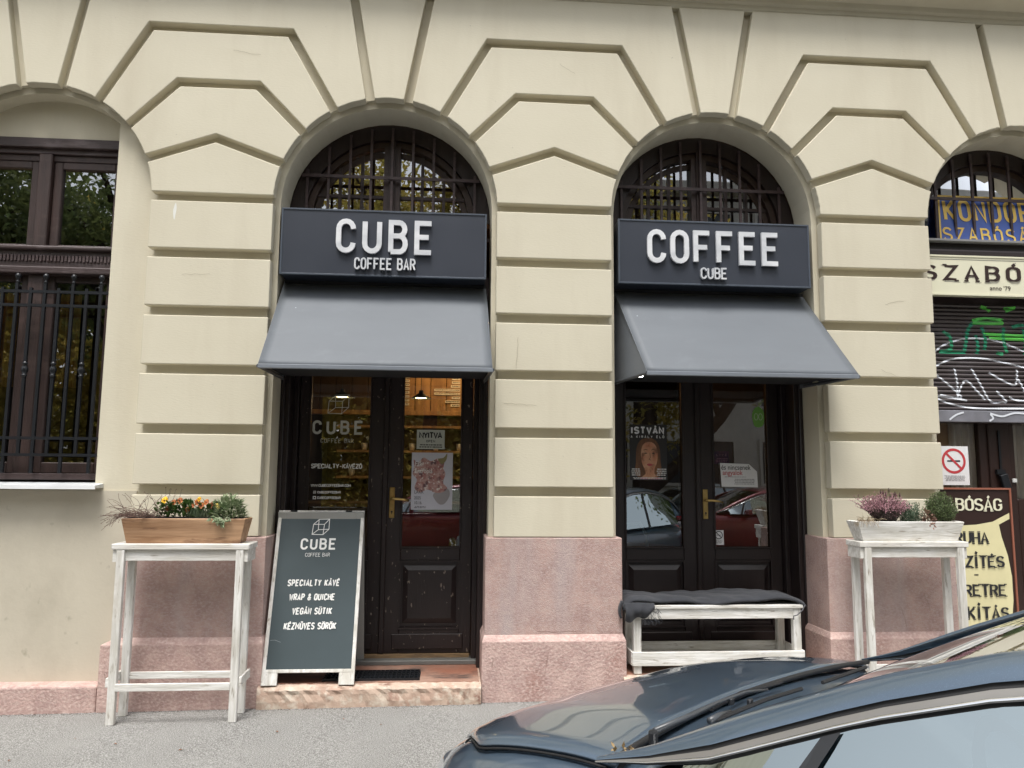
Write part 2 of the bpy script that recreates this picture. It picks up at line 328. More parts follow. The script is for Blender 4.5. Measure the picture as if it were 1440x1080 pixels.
def fonttext(s, x, z, size, y, bold=0, sx=1):
    cu = bpy.data.curves.new('t', 'FONT'); cu.body = s; cu.size = size; cu.offset = bold; o = bpy.data.objects.new('t', cu); COL.objects.link(o)
    dg = bpy.context.evaluated_depsgraph_get(); me = o.evaluated_get(dg).to_mesh(); mb = MB()
    mb.add([(x+v.co.x*sx, y, z+v.co.y) for v in me.vertices], [tuple(p.vertices) for p in me.polygons])
    o.evaluated_get(dg).to_mesh_clear(); bpy.data.objects.remove(o); return mb
def tiny_lines(mb, x0, x1, z0, z1, n, y, seed=1):
    rnd = random.Random(seed); dz = (z1-z0)/n
    for i in range(n):
        z = z0+dz*(i+.2); x = x0 + rnd.random()*.1*(x1-x0)
        while x < x1-.004:
            l = rnd.uniform(.006, .022); mb.add([(x, y, z), (min(x+l, x1), y, z), (min(x+l, x1), y, z+dz*.5), (x, y, z+dz*.5)], [(0,1,2,3)]); x += l+.004
    return mb

# ================================================================== SETTING
def gz(x): return .0105*(x-.21)
gm = MB()
def gfn(u, v): x = -40+90*u; y = -2.75+3.5*v; return (x, y, gz(max(-12, min(12, x))))
gm.grid(gfn, 90, 2); pav = struct(gm.build('pavement', PAVE, None)); tag(pav, 'light grey speckled asphalt pavement in front of the shops', 'pavement')
tag(struct(BOX('road', ROAD, None, -60, 60, -12.6, -2.9, -.6, -.16)), 'dark asphalt street the cars stand on', 'road')
km = MB(); km.add([(x, y, gz(max(-12, min(12, x)))+dz) for x in (-40, -12, 12, 50) for (y, dz) in ((-2.92, -.4), (-2.92, .0), (-2.75, .001), (-2.75, -.4))], [(i*4+j, i*4+(j+1) % 4, (i+1)*4+(j+1) % 4, (i+1)*4+j) for i in range(3) for j in range(4)])
tag(struct(km.build('kerb', KERB, None, bevel=.015)), 'grey kerb stone between pavement and street', 'kerb')
tag(struct(BOX('ground', pm('park_ground', (.09,.08,.04), (.06,.07,.03), rough=.95, bump=.02, bscale=8), None, -300, 300, -300, -12.6, -.9, -.05)), 'earth and grass across the street', 'ground')

# ---------------- the building
B = empty('building', (0,0,0), 'cream plastered building with arched ground floor bays and pink stone plinths', 'building')
S = 2.2475; XC = [-.4625+S*k for k in range(-2, 4)]          # bay centres; XC[1] window bay, XC[2] and XC[3] coffee bays, XC[4] tailor
ZS, ZT = 3.18, 4.70                                              # springing, underside of the cornice
HWW = .475
def arched_sheet(r, y0, y1, zlow, openings, top=ZT+.35, x0=-10.5, x1=12.5):
    """wall sheet with round-arched openings: (centre, half width) each down to zlow[i]"""
    mb = MB(); xs = x0
    def quad(xa, xb, za, zb): mb.box(xa, xb, y0, y1, za, zb)
    for (c, hw, zb) in openings:
        quad(xs, c-hw, -.1, top)
        if zb is not None: quad(c-hw, c+hw, -.1, zb)
        n = 24; th0 = math.acos(min(1, hw/r)); pts = []
        for i in range(n+1):
            t = PI-th0-(PI-2*th0)*i/n; pts.append((c+r*math.cos(t), ZS+r*math.sin(t)))
        for i in range(n):
            (xa, za), (xb, zb2) = pts[i], pts[i+1]
            mb.add([(xa,y0,za),(xb,y0,zb2),(xb,y0,top),(xa,y0,top),(xa,y1,za),(xb,y1,zb2),(xb,y1,top),(xa,y1,top)], [(0,1,2,3),(4,7,6,5),(0,4,5,1),(3,2,6,7)])
        xs = c+hw
    quad(xs, x1, -.1, top); return mb
mb = arched_sheet(.755, .066, .10, None, [(c, .755, None) for c in XC])
ow = mb.build('wall_face', PLASTER, B, recalc=True)
ops = [(XC[0], .70, None), (XC[1], HWW, 1.30)] + [(c, .705, None) for c in XC[2:]]
mb = arched_sheet(.705, .09, .345, None, ops); mb.build('wall', PLASTER, B)
# worn lower wall of the window bay, and the closed bays out of frame
BOX('lower_wall', PLASTER_LOW, B, XC[1]-.73, XC[1]+.735, .082, .12, -.05, 1.28)
for c in (XC[0], XC[5]): BOX('infill_wall', PLASTER, B, c-.74, c+.74, .25, .34, 0, 4.0)
BOX('upper_wall', PLASTER, B, -10.5, 12.5, .06, .5, 5.05, 9.5)
# cornice
cm = MB(); prof = [(.10,4.69),(.02,4.69),(.012,4.705),(.012,4.735),(-.012,4.745),(-.022,4.775),(-.15,4.80),(-.155,4.90),(-.19,4.96),(-.19,5.02),(.10,5.05)]
cm.add([(x, y, z) for x in (-10.5, 12.5) for y, z in prof], [tuple(range(len(prof))), tuple(range(2*len(prof)-1, len(prof)-1, -1))] + [(i, (i+1) % len(prof), len(prof)+(i+1) % len(prof), len(prof)+i) for i in range(len(prof))])
cm.build('cornice', PLASTER, B)
# rusticated blocks
g = .029; RB = .735; BY0, BY1 = 0.0, .075
def circ(c, off, th):   # where the joint at angle th offset by off meets the arch circle
    ct, st = math.cos(th), math.sin(th); t = math.sqrt(RB*RB-off*off); return (c+t*ct-off*st, ZS+t*st+off*ct)
def arc(c, p, q, n=7):
    a = math.atan2(p[1]-ZS, p[0]-c); b = math.atan2(q[1]-ZS, q[0]-c); return [(c+RB*math.cos(a+(b-a)*i/n), ZS+RB*math.sin(a+(b-a)*i/n)) for i in range(n+1)]
def offline(pts, off):
    out = []
    for i, p in enumerate(pts):
        p = Vector(p); a = (Vector(pts[i])-Vector(pts[i-1])).normalized() if i > 0 else None; b = (Vector(pts[i+1])-Vector(pts[i])).normalized() if i < len(pts)-1 else None
        if a is None: a = b
        if b is None: b = a
        na = Vector((-a.y, a.x)); nb = Vector((-b.y, b.x)); m = (na+nb).normalized(); out.append(tuple(p+m*off/m.dot(na)))
    return out
rjb = random.Random(17)
def block(poly, mat=PLASTER, bevel=.005):
    jy = rjb.uniform(-.0025, .0025); poly = [(x+rjb.uniform(-.0016,.0016), z+rjb.uniform(-.0016,.0016)) for x, z in poly]
    mb = MB(); mb.prism(poly, BY0+jy, BY1); return mb.build('stone_block', mat, B, bevel=bevel, seg=2)
rj = random.Random(3)
for k in range(5):
    cl, cr = XC[k], XC[k+1]; xp = (cl+cr)/2; hw = S/2-RB
    # straight courses
    ztop = 3.152
    for i in range(6):
        zt = 3.152-.3785*i; zb = max(1.004, zt-.3155)
        if k in (0, 1, 2, 3, 4): block([(xp-hw, zb), (xp+hw, zb), (xp+hw, zt), (xp-hw, zt)])
    # joints
    J = []
    for th, mids in ((20, [(0, 3.585)]), (40, [(-.2575, 3.963), (.2575, 3.963)]), (60, [(-.455, 4.347), (.455, 4.347)])):
        t = math.radians(th); pl = (cl+RB*math.cos(t), ZS+RB*math.sin(t)); pr = (cr-RB*math.cos(t), ZS+RB*math.sin(t))
        J.append((t, [pl]+[(xp+a, z) for a, z in mids]+[pr]))
    def top_of(j):      # upper edge of the block below joint j, left to right
        t, pts = J[j]; o = offline(pts, -g); o[0] = circ(cl, -g, t); o[-1] = circ(cr, g, PI-t); return o
    def bot_of(j):
        t, pts = J[j]; o = offline(pts, g); o[0] = circ(cl, g, t); o[-1] = circ(cr, -g, PI-t); return o
    base = [(cl+math.sqrt(RB*RB-g*g), ZS+g), (cr-math.sqrt(RB*RB-g*g), ZS+g)]
    lows = [base, bot_of(0), bot_of(1)]; tops = [top_of(0), top_of(1), top_of(2)]
    for lo, up in zip(lows, tops):
        poly = lo[:-1] + arc(cr, lo[-1], up[-1]) + up[::-1][1:-1] + arc(cl, up[0], lo[0])[:-1]
        block(poly)
    lo = bot_of(2); t = math.radians(80)
    pl = circ(cl, -g, t); pr = circ(cr, g, PI-t); zt = 4.685
    ul = (cl+(zt-ZS)/math.tan(t)+g/math.sin(t), zt); ur = (cr-(zt-ZS)/math.tan(t)-g/math.sin(t), zt)
    block(lo[:-1] + arc(cr, lo[-1], pr) + [ur, ul] + arc(cl, pl, lo[0])[:-1])
for k in range(1, 5):
    c = XC[k]; t = math.radians(80); zt = 4.685
    a, b = circ(c, g, t), circ(c, -g, PI-t); ax = (c+(zt-ZS)/math.tan(t)-g/math.sin(t), zt); bx = (c-(zt-ZS)/math.tan(t)+g/math.sin(t), zt)
    block(arc(c, b, a) + [ax, bx])
# pink plinths of each pier
for k in range(5):
    xp = (XC[k]+XC[k+1])/2; z0 = -.06; L1, R1, L2, R2 = (.44, .44, .456, .456)
    if k == 1: L1, L2 = .405, .50
    if k == 0: R1, R2 = .405, .45
    d = .33
    BOX('plinth_stone', PINK, B, xp-L1, xp+R1, -.006, d, .385, 1.0, bevel=.006, seg=2)
    pmb = MB(); z1, z2, s_ = .362, .40, .032
    pmb.add([(xp-L2,-.036,z0),(xp+R2,-.036,z0),(xp+R2,d+.002,z0),(xp-L2,d+.002,z0),(xp-L2,-.036,z1),(xp+R2,-.036,z1),(xp+R2,d+.002,z1),(xp-L2,d+.002,z1),
             (xp-L1-.002,-.008,z2),(xp+R1+.002,-.008,z2),(xp+R1+.002,d+.002,z2),(xp-L1-.002,d+.002,z2)],
            [(0,3,2,1),(0,1,5,4),(1,2,6,5),(2,3,7,6),(3,0,4,7),(4,5,9,8),(5,6,10,9),(6,7,11,10),(7,4,8,11),(8,9,10,11)])
    pmb.build('plinth_base_stone', PINK2, B, bevel=.004, seg=2)
    if k in (0, 1): 
        pass
for c in (XC[1], ): BOX('base_course_stone', PINK2, B, c-.74, c+.62, -.034, .13, -.08, .128, bevel=.012, seg=2)

# door steps
def step(c, ztop):
    nx = 40; mb = MB(); rs = random.Random(int(c*100)); x0, x1 = c-.69, c+.69
    if c < 0: x0, x1 = c-.685, c+.665
    rows = [(.40, ztop), (.10, ztop), (-.02, ztop+.0), (-.05, ztop-.006), (-.062, ztop-.022), (-.060, .07), (-.064, .03), (-.060, -.08)]
    for i in range(nx+1):
        x = x0+(x1-x0)*i/nx
        for j, (y, z) in enumerate(rows):
            a = 0 if j < 2 else (.006 if j > 3 else .003); mb.v.append((x, y+rs.uniform(-a, a), z+(rs.uniform(-.004, .002) if 1 < j < 7 else 0)))
    m = len(rows)
    for i in range(nx):
        for j in range(m-1): a = i*m+j; mb.f.append((a, a+m, a+m+1, a+1))
    mb.build('door_step', STEP, B, smooth=False)
    BOX('marble_slab', MARBLE, B, x0+.01, x1-.012, .0, .50, ztop-.01, ztop+.003)
step(XC[2], .118); step(XC[3], .150)
# grate in the step
G1 = empty('doormat_grate', (-.48,.13,.121), 'black iron grate let into the red marble step beside the sandwich board', 'grate')
BOX('grate_tray', pm('dark_pit', (.012,.01,.01), rough=.9), G1, -.78, -.178, .03, .245, .1215, .1235)
for i in range(22):
    x = -.765+i*.0272; BOX('grate_bar', IRON, G1, x, x+.007, .034, .241, .1236, .134)
for y in (.032, .085, .137, .190, .237): BOX('grate_rail', IRON, G1, -.776, -.182, y, y+.007, .1237, .136)

# ---------------- fanlights, doors
def ring(c, r0, r1, y0, y1, a0=0, a1=PI, n=28):
    mb = MB(); vs = []
    for i in range(n+1):
        t = a0+(a1-a0)*i/n
        for r, y in ((r0, y0), (r1, y0), (r1, y1), (r0, y1)): vs.append((c+r*math.cos(t), y, ZS+r*math.sin(t)))
    fs = [(i*4+j, i*4+(j+1) % 4, (i+1)*4+(j+1) % 4, (i+1)*4+j) for i in range(n) for j in range(4)] + [(0,3,2,1), (n*4, n*4+1, n*4+2, n*4+3)]
    return mb.add(vs, fs)
def fanlight(c, tailor=False):
    fr = ring(c, .60, .704, .36, .46).build('fanlight_frame', DARKFR, B)
    ring(c, .555, .598, .39, .45).build('inner_frame', MIDFR, fr)
    if not tailor:
        BOX('mullion', BROWN, fr, c-.058, c+.058, .375, .45, 2.7, 3.74); BOX('mullion_bead', BROWN, fr, c-.022, c+.022, .362, .3749, 2.7, 3.79)
        for s in (-1, 1):
            ring(c+s*.02, .49, .53, .42, .44, 0 if s > 0 else PI/2, PI/2 if s > 0 else PI, 14).build('casement_arc', MIDFR, fr)
            for xo in (.215, .37): BOX('glazing_bar', BROWN, fr, c+s*xo-.011, c+s*xo+.011, .415, .435, 2.7, ZS+math.sqrt(.545**2-xo**2))
            BOX('glazing_bar', BROWN, fr, min(c+s*.06, c+s*.53), max(c+s*.06, c+s*.53), .413, .437, 3.36, 3.382)
    p = MB(); pts = [(c-.56, 2.7)]+[(c+.56*math.cos(t), ZS+.56*math.sin(t)) for t in [PI-PI*i/20 for i in range(21)]]+[(c+.56, 2.7)]
    p.add([(x, .43, z) for x, z in pts], [tuple(range(len(pts)))]); p.build('pane', GLASSF, fr, recalc=False)
    return fr
for c in (XC[2], XC[3], XC[4]): fanlight(c, c == XC[4])
for c, h0 in ((XC[2], 2.69), (XC[3], 2.69), (XC[4], 2.70)):
    BOX('transom', BROWNH, B, c-.704, c+.704, .34, .50, 2.60, 2.78)
# grilles (things: bolted into the reveal)
def grille(c, label):
    t = empty('window_grille', (c, .27, 2.75), label, 'grille', 'iron grilles in the arched fanlights')
    n = 9
    for i in range(n):
        x = -.588+i*.1475; h = math.sqrt(.69**2-x*x)
        b = MB(); b.box(c+x-.0085, c+x+.0085, .338, .354, 2.76, ZS+h-.008); b.build('bar', IRONB, t)
    zz = 3.485; h = math.sqrt(.695**2-(zz-ZS)**2); BOX('crossbar', IRONB, t, c-h, c+h, .328, .3375, zz-.011, zz+.011)
    for z in (3.05,): BOX('crossbar', IRONB, t, c-.70, c+.70, .328, .3375, z-.011, z+.011)
grille(XC[2], 'brown iron bars in the arched window above the CUBE COFFEE BAR sign')
grille(XC[3], 'brown iron bars in the arched window above the COFFEE CUBE sign')
grille(XC[4], 'brown iron bars in front of the blue and yellow tailor sign')

def frame_rect(mb, x0, x1, z0, z1, w, y0, y1, wt=None, wb=None):
    wt = wt or w; wb = wb or w
    mb.box(x0, x0+w, y0, y1, z0, z1); mb.box(x1-w, x1, y0, y1, z0, z1); mb.box(x0+w, x1-w, y0, y1, z1-wt, z1); mb.box(x0+w, x1-w, y0, y1, z0, z0+wb)
    return mb
def doorway(c, worn):
    DP = DOORP if worn else DOORS; zf = .12 if worn else .152
    # wooden lining of the reveal and post frame
    for s in (-1, 1):
        x0, x1 = sorted((c+s*.645, c+s*.702)); BOX('door_post', DOORS, B, x0, x1, .33, .58, zf, 2.60, bevel=.004)
        x0, x1 = sorted((c+s*.612, c+s*.646)); BOX('door_post_moulding', DOORS, B, x0, x1, .47, .58, zf, 2.60, bevel=.003)
        x0, x1 = sorted((c+s*.676, c+s*.7035)); BOX('door_bead', DOORS, B, x0, x1, .312, .332, zf, 2.62, bevel=.006)
    BOX('door_head', DOORS, B, c-.645, c+.645, .45, .58, 2.45, 2.60)
    sill = BOX('door_threshold', pm('dull_grey_metal', (.16,.16,.15), (.10,.10,.095), rough=.5), B, c-.66, c+.66, .42, .56, zf, zf+.03, bevel=.004)
    BOX('sill_wood', OCHRE, sill, c-.60, c+.60, .50, .60, zf+.03, zf+.052)
    for s in (-1, 1):
        x0, x1 = (c-.61, c-.012) if s < 0 else (c+.012, c+.61)
        gl0, gl1 = (c-.537, c-.115) if s < 0 else (c+.115, c+.527)
        zb, zt = zf+.053, 2.45
        d = MB(); y0, y1 = .53, .575
        d.box(x0, gl0, y0, y1, zb, zt); d.box(gl1, x1, y0, y1, zb, zt)
        d.box(gl0, gl1, y0, y1, 2.33, zt); d.box(gl0, gl1, y0, y1, .80, .89); d.box(gl0, gl1, y0, y1, zb, .335); 
        # recessed field of the lower panel
        d.box(gl0, gl1, .548, y1-.002, .335, .80)
        leaf = d.build('door_leaf', DP, B, bevel=.004)
        leaf['label'] = ('left leaf with white window lettering' if s < 0 else 'right leaf with brass handle')
        # raised panel with bevelled edge
        pmb = MB(); a0, a1, b0, b1 = gl0+.02, gl1-.02, .372, .768; i_ = .035
        pmb.add([(a0,.5475,b0),(a1,.5475,b0),(a1,.5475,b1),(a0,.5475,b1),(a0+i_,.532,b0+i_),(a1-i_,.532,b0+i_),(a1-i_,.532,b1-i_),(a0+i_,.532,b1-i_)],
                [(0,1,5,4),(1,2,6,5),(2,3,7,6),(3,0,4,7),(4,5,6,7)]); pmb.build('door_panel', DP, leaf)
        m = MB(); frame_rect(m, gl0-.006, gl1+.006, .334, .80, .012, .5225, .5296); m.build('panel_moulding', DP, leaf)
        BOX('kick_board', DP, leaf, x0+.055, x1-.055, .5185, .5295, zb+.03, .305, bevel=.004)
        m = MB(); frame_rect(m, gl0-.008, gl1+.008, .882, 2.34, .014, .520, .5299); m.build('glazing_bead', DP, leaf, bevel=.003)
        MB().add([(gl0,.545,.885),(gl1,.545,.885),(gl1,.545,2.335),(gl0,.545,2.335)], [(0,1,2,3)]).build('pane', GLASS, leaf, recalc=False)
        if s > 0:
            hx = c+.048
            hb = BOX('handle_plate', BRASS, leaf, hx-.019, hx+.019, .5225, .5298, 1.092, 1.305, bevel=.003)
            h = MB(); h.tube([(hx, .523, 1.225), (hx, .48, 1.225)], .011, 10); h.tube([(hx-.006, .48, 1.225), (hx+.03, .476, 1.226), (hx+.075, .478, 1.222), (hx+.115, .482, 1.214)], [.010,.010,.008,.007], 10); h.build('handle_lever', BRASS, hb and leaf, smooth=True)
            k = MB(); k.lathe([(0,-.003),(.007,-.003),(.007,0)], (hx, .5222, 1.135), 10, 'y'); k.box(hx-.002, hx+.002, .5190, .5222, 1.118, 1.135); k.build('keyhole', INK, leaf)
            BOX('meeting_strip', DP, leaf, c-.022, c+.016, .512, .5297, zb, zt, bevel=.006)
    return leaf
doorway(XC[2], True); doorway(XC[3], False)

# ---------------- left window bay
c = XC[1]; W0, W1 = c-.53, c+.53
tym = MB(); pts = [(c-.52, 3.60)]+[(c+.705*math.cos(t), ZS+.705*math.sin(t)) for t in [math.radians(137-94*i/16) for i in range(17)]]+[(c+.52, 3.60)]
tym.prism(pts, .20, .30); tym.build('tympanum', PLASTER, B)
win = MB(); win.box(W0, W1, .185, .26, 3.555, 3.62); win.box(W0, W1, .215, .27, 3.52, 3.556)
wf = win.build('window_frame', BROWNH, B, bevel=.004); wf['label'] = 'dark brown wooden window frame with carved transom'
fr = MB(); frame_rect(fr, c-.50, c+.50, 1.335, 3.52, .045, .235, .30); fr.build('outer_frame', BROWN, wf, bevel=.004)
cx = c-.045
BOX('mullion', BROWN, wf, cx-.042, cx+.042, .205, .30, 2.88, 3.519, bevel=.006)
BOX('mullion', BROWN, wf, cx-.050, cx+.050, .205, .30, 1.38, 2.70, bevel=.006)
BOX('transom_rail', BROWNH, wf, W0+.02, W1-.02, .165, .30, 2.845, 2.875, bevel=.01, seg=2)
BOX('transom_rail', BROWNH, wf, W0+.02, W1-.02, .195, .30, 2.70, 2.8445)
BOX('transom_rail', BROWNH, wf, W0+.02, W1-.02, .172, .30, 2.685, 2.735, bevel=.008, seg=2)
for i in range(46):
    x = W0+.03+i*.0228; BOX('dentil', BROWNH, wf, x, x+.014, .183, .1948, 2.775-.004*(i % 2), 2.812)
for (xa, xb) in ((c-.455, cx-.042), (cx+.042, c+.455)):
    m = MB(); frame_rect(m, xa+.003, xb-.003, 2.88, 3.475, .055, .240, .285, .05, .02); m.build('casement', BROWN, wf, bevel=.005)
    m = MB(); m.add([(xa+.02,.265,2.89),(xb-.02,.265,2.89),(xb-.02,.265,3.47),(xa+.02,.265,3.47)], [(0,1,2,3)]); m.build('pane', GLASSF, wf, recalc=False)
    m = MB(); frame_rect(m, xa+.003, xb-.003, 1.385, 2.70, .06, .240, .285, .055, .07); m.build('casement', BROWN, wf, bevel=.005)
    m = MB(); m.add([(xa+.02,.265,1.4),(xb-.02,.265,1.4),(xb-.02,.265,2.69),(xa+.02,.265,2.69)], [(0,1,2,3)]); m.build('pane', GLASS, wf, recalc=False)
BOX('sill_board', BROWNH, wf, c-.50, c+.50, .13, .24, 1.345, 1.385, bevel=.004)
sm = MB(); sm.add([(c-.50,-.025,1.296),(c+.525,-.025,1.296),(c+.525,-.025,1.312),(c-.50,-.025,1.312),(c-.50,.2,1.335),(c+.525,.2,1.335),(c-.50,.2,1.30),(c+.525,.2,1.30)],
       [(0,1,2,3),(3,2,5,4),(0,6,7,1),(1,7,5,2),(0,3,4,6),(6,4,5,7)])
sm.build('window_sill', SILLM, B)
BOX('sill_lip', pm('white_sill_edge', (.8,.82,.83), rough=.4), B, c-.50, c+.528, -.032, -.0255, 1.290, 1.314)
# its iron railing
gr = empty('window_railing', (c, .10, 1.40), 'black iron railing with ball finials in front of the left window', 'railing')
for i in range(11):
    x = c-.44+i*.0865
    if i % 2 == 0:
        b = MB(); b.box(x-.009, x+.009, .085, .103, 1.385, 2.60); fb = b.build('baluster', IRON, gr)
        MB().lathe([(.0,0),(.011,.0),(.011,.012),(.006,.018),(.010,.026),(.017,.040),(.018,.048),(.012,.062),(0,.066)], (x, .094, 2.60), 12).build('ball_finial', IRON, fb, smooth=True)
    else:
        b = MB(); b.box(x-.009, x+.009, .085, .103, 1.50, 2.57); fb = b.build('baluster', IRON, gr)
        MB().lathe([(.010,-.05),(.017,-.042),(.017,-.034),(.011,-.030),(.019,-.012),(.021,0),(.019,.012),(.011,.030),(.017,.034),(.017,.042),(.010,.05)], (x, .094, 2.04), 12).build('collar', IRON, fb, smooth=True)
for z in (1.50, 1.605, 2.455, 2.545): BOX('railing_rail', IRON, gr, c-.474, c+.474, .0845, .1035, z-.009, z+.009)
# interior behind the window
def room(name, mat, *a):
    o = BOX(name, mat, B, *a); return o
room('interior_floor', DARKF, -10, 12, .60, 6.0, .0, .10)
room('interior_ceiling', DARKW, -10, 12, .60, 6.0, 3.95, 4.05)
room('interior_back_wall', DARKW, -10, 12, 4.6, 4.7, .10, 3.95)
room('interior_partition', DARKW, -1.62, -1.52, .36, 4.6, .10, 3.95)
room('interior_partition', DARKW, 2.85, 2.95, .36, 4.6, .10, 3.95)
room('interior_partition', DARKW, -4.6, -4.5, .36, 4.6, .10, 3.95)
cu = MB()
def curtain(x0, x1, y, z0, z1, waves, amp=.03):
    return lambda u, v: (x0+(x1-x0)*u, y+amp*math.sin(u*waves*2*PI), z0+(z1-z0)*v)
for (x0, x1, yy, n) in ((c-.50, c-.20, .33, 6), (c+.02, c+.20, .33, 5)):
    t_ = MB().grid(curtain(x0, x1, yy, 1.95, 2.58, n), 40, 1).build('curtain', OCURT, None, smooth=True, recalc=False)
    tag(t_, 'ochre curtain hanging behind the ' + ('left' if x0 < c-.3 else 'right') + ' lower pane of the barred window', 'curtain')
    o0 = Vector((x0, yy, 1.95)); t_.data.transform(Matrix.Translation(-o0)); t_.location = o0

lw_ = empty('ceiling_lamp', (-3.15, .95, 2.80), 'lit yellow ceiling lamp glimpsed through the left barred window', 'lamp')
MB().lathe([(0,-.05),(.12,-.045),(.17,0),(.12,.03),(0,.04)], (-3.15,.95,2.86), 20).build('lamp_shade', emit('yellow_shade', (1,.66,.25), 2.2), lw_, smooth=True)
MB().tube([(-3.15,.95,2.9),(-3.15,.95,3.94)], .004, 5).build('cord', IRON, lw_)
# ---------------- tailor's bay on the right
c = XC[4]
tb = BOX('shop_front_board', DKBR, B, c-.704, c+.704, .345, .42, 1.80, 2.70)
shb = MB(); y0 = .285
N = 26; zA, zB = 1.885, 2.672; dz = (zB-zA)/N
for i in range(N):
    z = zA+i*dz; s1 = MB()
    pr_ = [(y0+.012, z), (y0+.003, z+dz*.12), (y0-.004, z+dz*.45), (y0+.000, z+dz*.72), (y0+.010, z+dz*.93), (y0+.014, z+dz*.97), (y0+.02, z+dz*.97), (y0+.02, z)]
    s1.add([(x, y, zz) for x in (c-.685, c+.685) for y, zz in pr_], [(j, j+8, (j+1) % 8+8, (j+1) % 8) for j in range(8)]+[tuple(range(8)), tuple(range(15, 7, -1))])
    if i == 0: SH = empty('roller_shutter', (c, .29, 1.80), 'half lowered brown roller shutter with white and green graffiti', 'shutter')
    s1.build('shutter_slat', SHUT, SH)
sr = BOX('bottom_rail', SHUTB, SH, c-.685, c+.685, .272, .305, 1.80, 1.884, bevel=.004)
for s in (-1, 1):
    x0, x1 = sorted((c+s*.684, c+s*.704)); BOX('guide_rail', DKBR, SH, x0, x1, .262, .32, .9, 2.70)
def slat_y(z):
    if z < zA: return .271
    f = ((z-zA) % dz)/dz
    ks = [(0,.012),(.12,.003),(.45,-.004),(.72,0),(.93,.010),(1,.013)]
    for (a, ya), (b, yb) in zip(ks, ks[1:]):
        if a <= f <= b: return y0+ya+(yb-ya)*(f-a)/(b-a)
    return y0
def spray(curves, t, mat, off=.0015, name='graffiti'):
    mb = MB()
    for ci, pts in enumerate(curves):
        q = []
        P = [Vector(p) for p in pts]
        for i in range(len(P)-1):
            p0 = P[max(i-1, 0)]; p1 = P[i]; p2 = P[i+1]; p3 = P[min(i+2, len(P)-1)]
            nseg = max(2, int((p2-p1).length/.006))
            for k in range(nseg):
                u = k/nseg; q.append(.5*((2*p1)+(-p0+p2)*u+(2*p0-5*p1+4*p2-p3)*u*u+(-p0+3*p1-3*p2+p3)*u**3))
        q.append(P[-1]); n = len(q); vs = []
        for i in range(n):
            d = (q[min(i+1, n-1)]-q[max(i-1, 0)]).normalized(); nn = Vector((-d.y, d.x))*t/2
            for sg in (1, 0, -1):
                p = q[i]+nn*sg; vs.append((p.x, slat_y(p.y)-off-ci*.0001, p.y))
        mb.add(vs, [(i*3+j, i*3+j+1, i*3+j+4, i*3+j+3) for i in range(n-1) for j in range(2)])
    return mb.build(name, mat, SH, recalc=False)
def P(px, py):   # sketch units on the shutter (photo-left part), metres from its left edge
    return (3.33+px*.00175, 1.80+py*.00175)
spray([[(3.47,2.30),(3.55,2.36),(3.72,2.41),(3.95,2.40),(4.15,2.33),(4.35,2.25)], [(3.47,2.20),(3.60,2.255),(3.80,2.27),(4.05,2.23),(4.30,2.17)],
       [(3.48,2.14),(3.58,2.06),(3.66,1.98),(3.62,1.975),(3.50,1.995)], [(3.62,2.19),(3.635,2.08),(3.63,1.98)], [(3.63,1.98),(3.67,2.07),(3.71,2.10),(3.78,2.03),(3.84,1.965)],
       [(3.75,2.19),(3.81,2.08),(3.88,1.955),(3.97,1.95),(4.0,1.955),(3.93,2.03)], [(3.88,2.165),(4.00,2.10),(4.08,2.08),(4.10,2.19)], [(4.10,2.12),(4.14,2.05),(4.16,1.97),(4.08,1.965),(4.02,1.99)],
       [(3.48,1.965),(3.6,1.925),(3.8,1.90),(4.1,1.905),(4.4,1.90)], [(3.48,1.985),(3.62,1.97),(3.70,1.955)], [(3.55,1.815),(3.60,1.85),(3.66,1.87)], [(3.86,1.865),(3.95,1.845),(4.05,1.87),(4.2,1.86)], [(3.86,1.86),(3.88,1.83),(3.85,1.81)], [(4.2,2.2),(4.25,2.05),(4.35,1.98),(4.5,2.1)]], .013, SPRAYW)
spray([[(3.78,2.545),(3.85,2.56),(3.95,2.56),(4.02,2.55)], [(3.78,2.53),(3.9,2.528),(4.02,2.53)], [(3.86,2.64),(3.90,2.642)], [(4.03,2.64),(4.10,2.645)], [(3.86,2.45),(3.95,2.445),(4.10,2.44),(4.30,2.44)], [(3.90,2.42),(4.05,2.415),(4.3,2.41)], [(3.85,2.655),(3.92,2.62)], [(4.04,2.62),(4.12,2.652)]], .022, SPRAYG, .0022)
spray([[(3.78,2.53),(3.74,2.47),(3.72,2.38),(3.70,2.30)], [(3.80,2.44),(3.81,2.36),(3.80,2.30)], [(3.85,2.50),(3.87,2.41),(3.86,2.33)], [(4.02,2.50),(4.01,2.42),(4.03,2.31)], [(4.08,2.50),(4.15,2.52),(4.2,2.50)], [(4.17,2.49),(4.18,2.40),(4.17,2.30)], [(3.55,2.46),(3.6,2.42),(3.6,2.33),(3.52,2.31),(3.7,2.31)], [(3.95,2.31),(4.0,2.30)]], .024, SPRAYT, .0018)
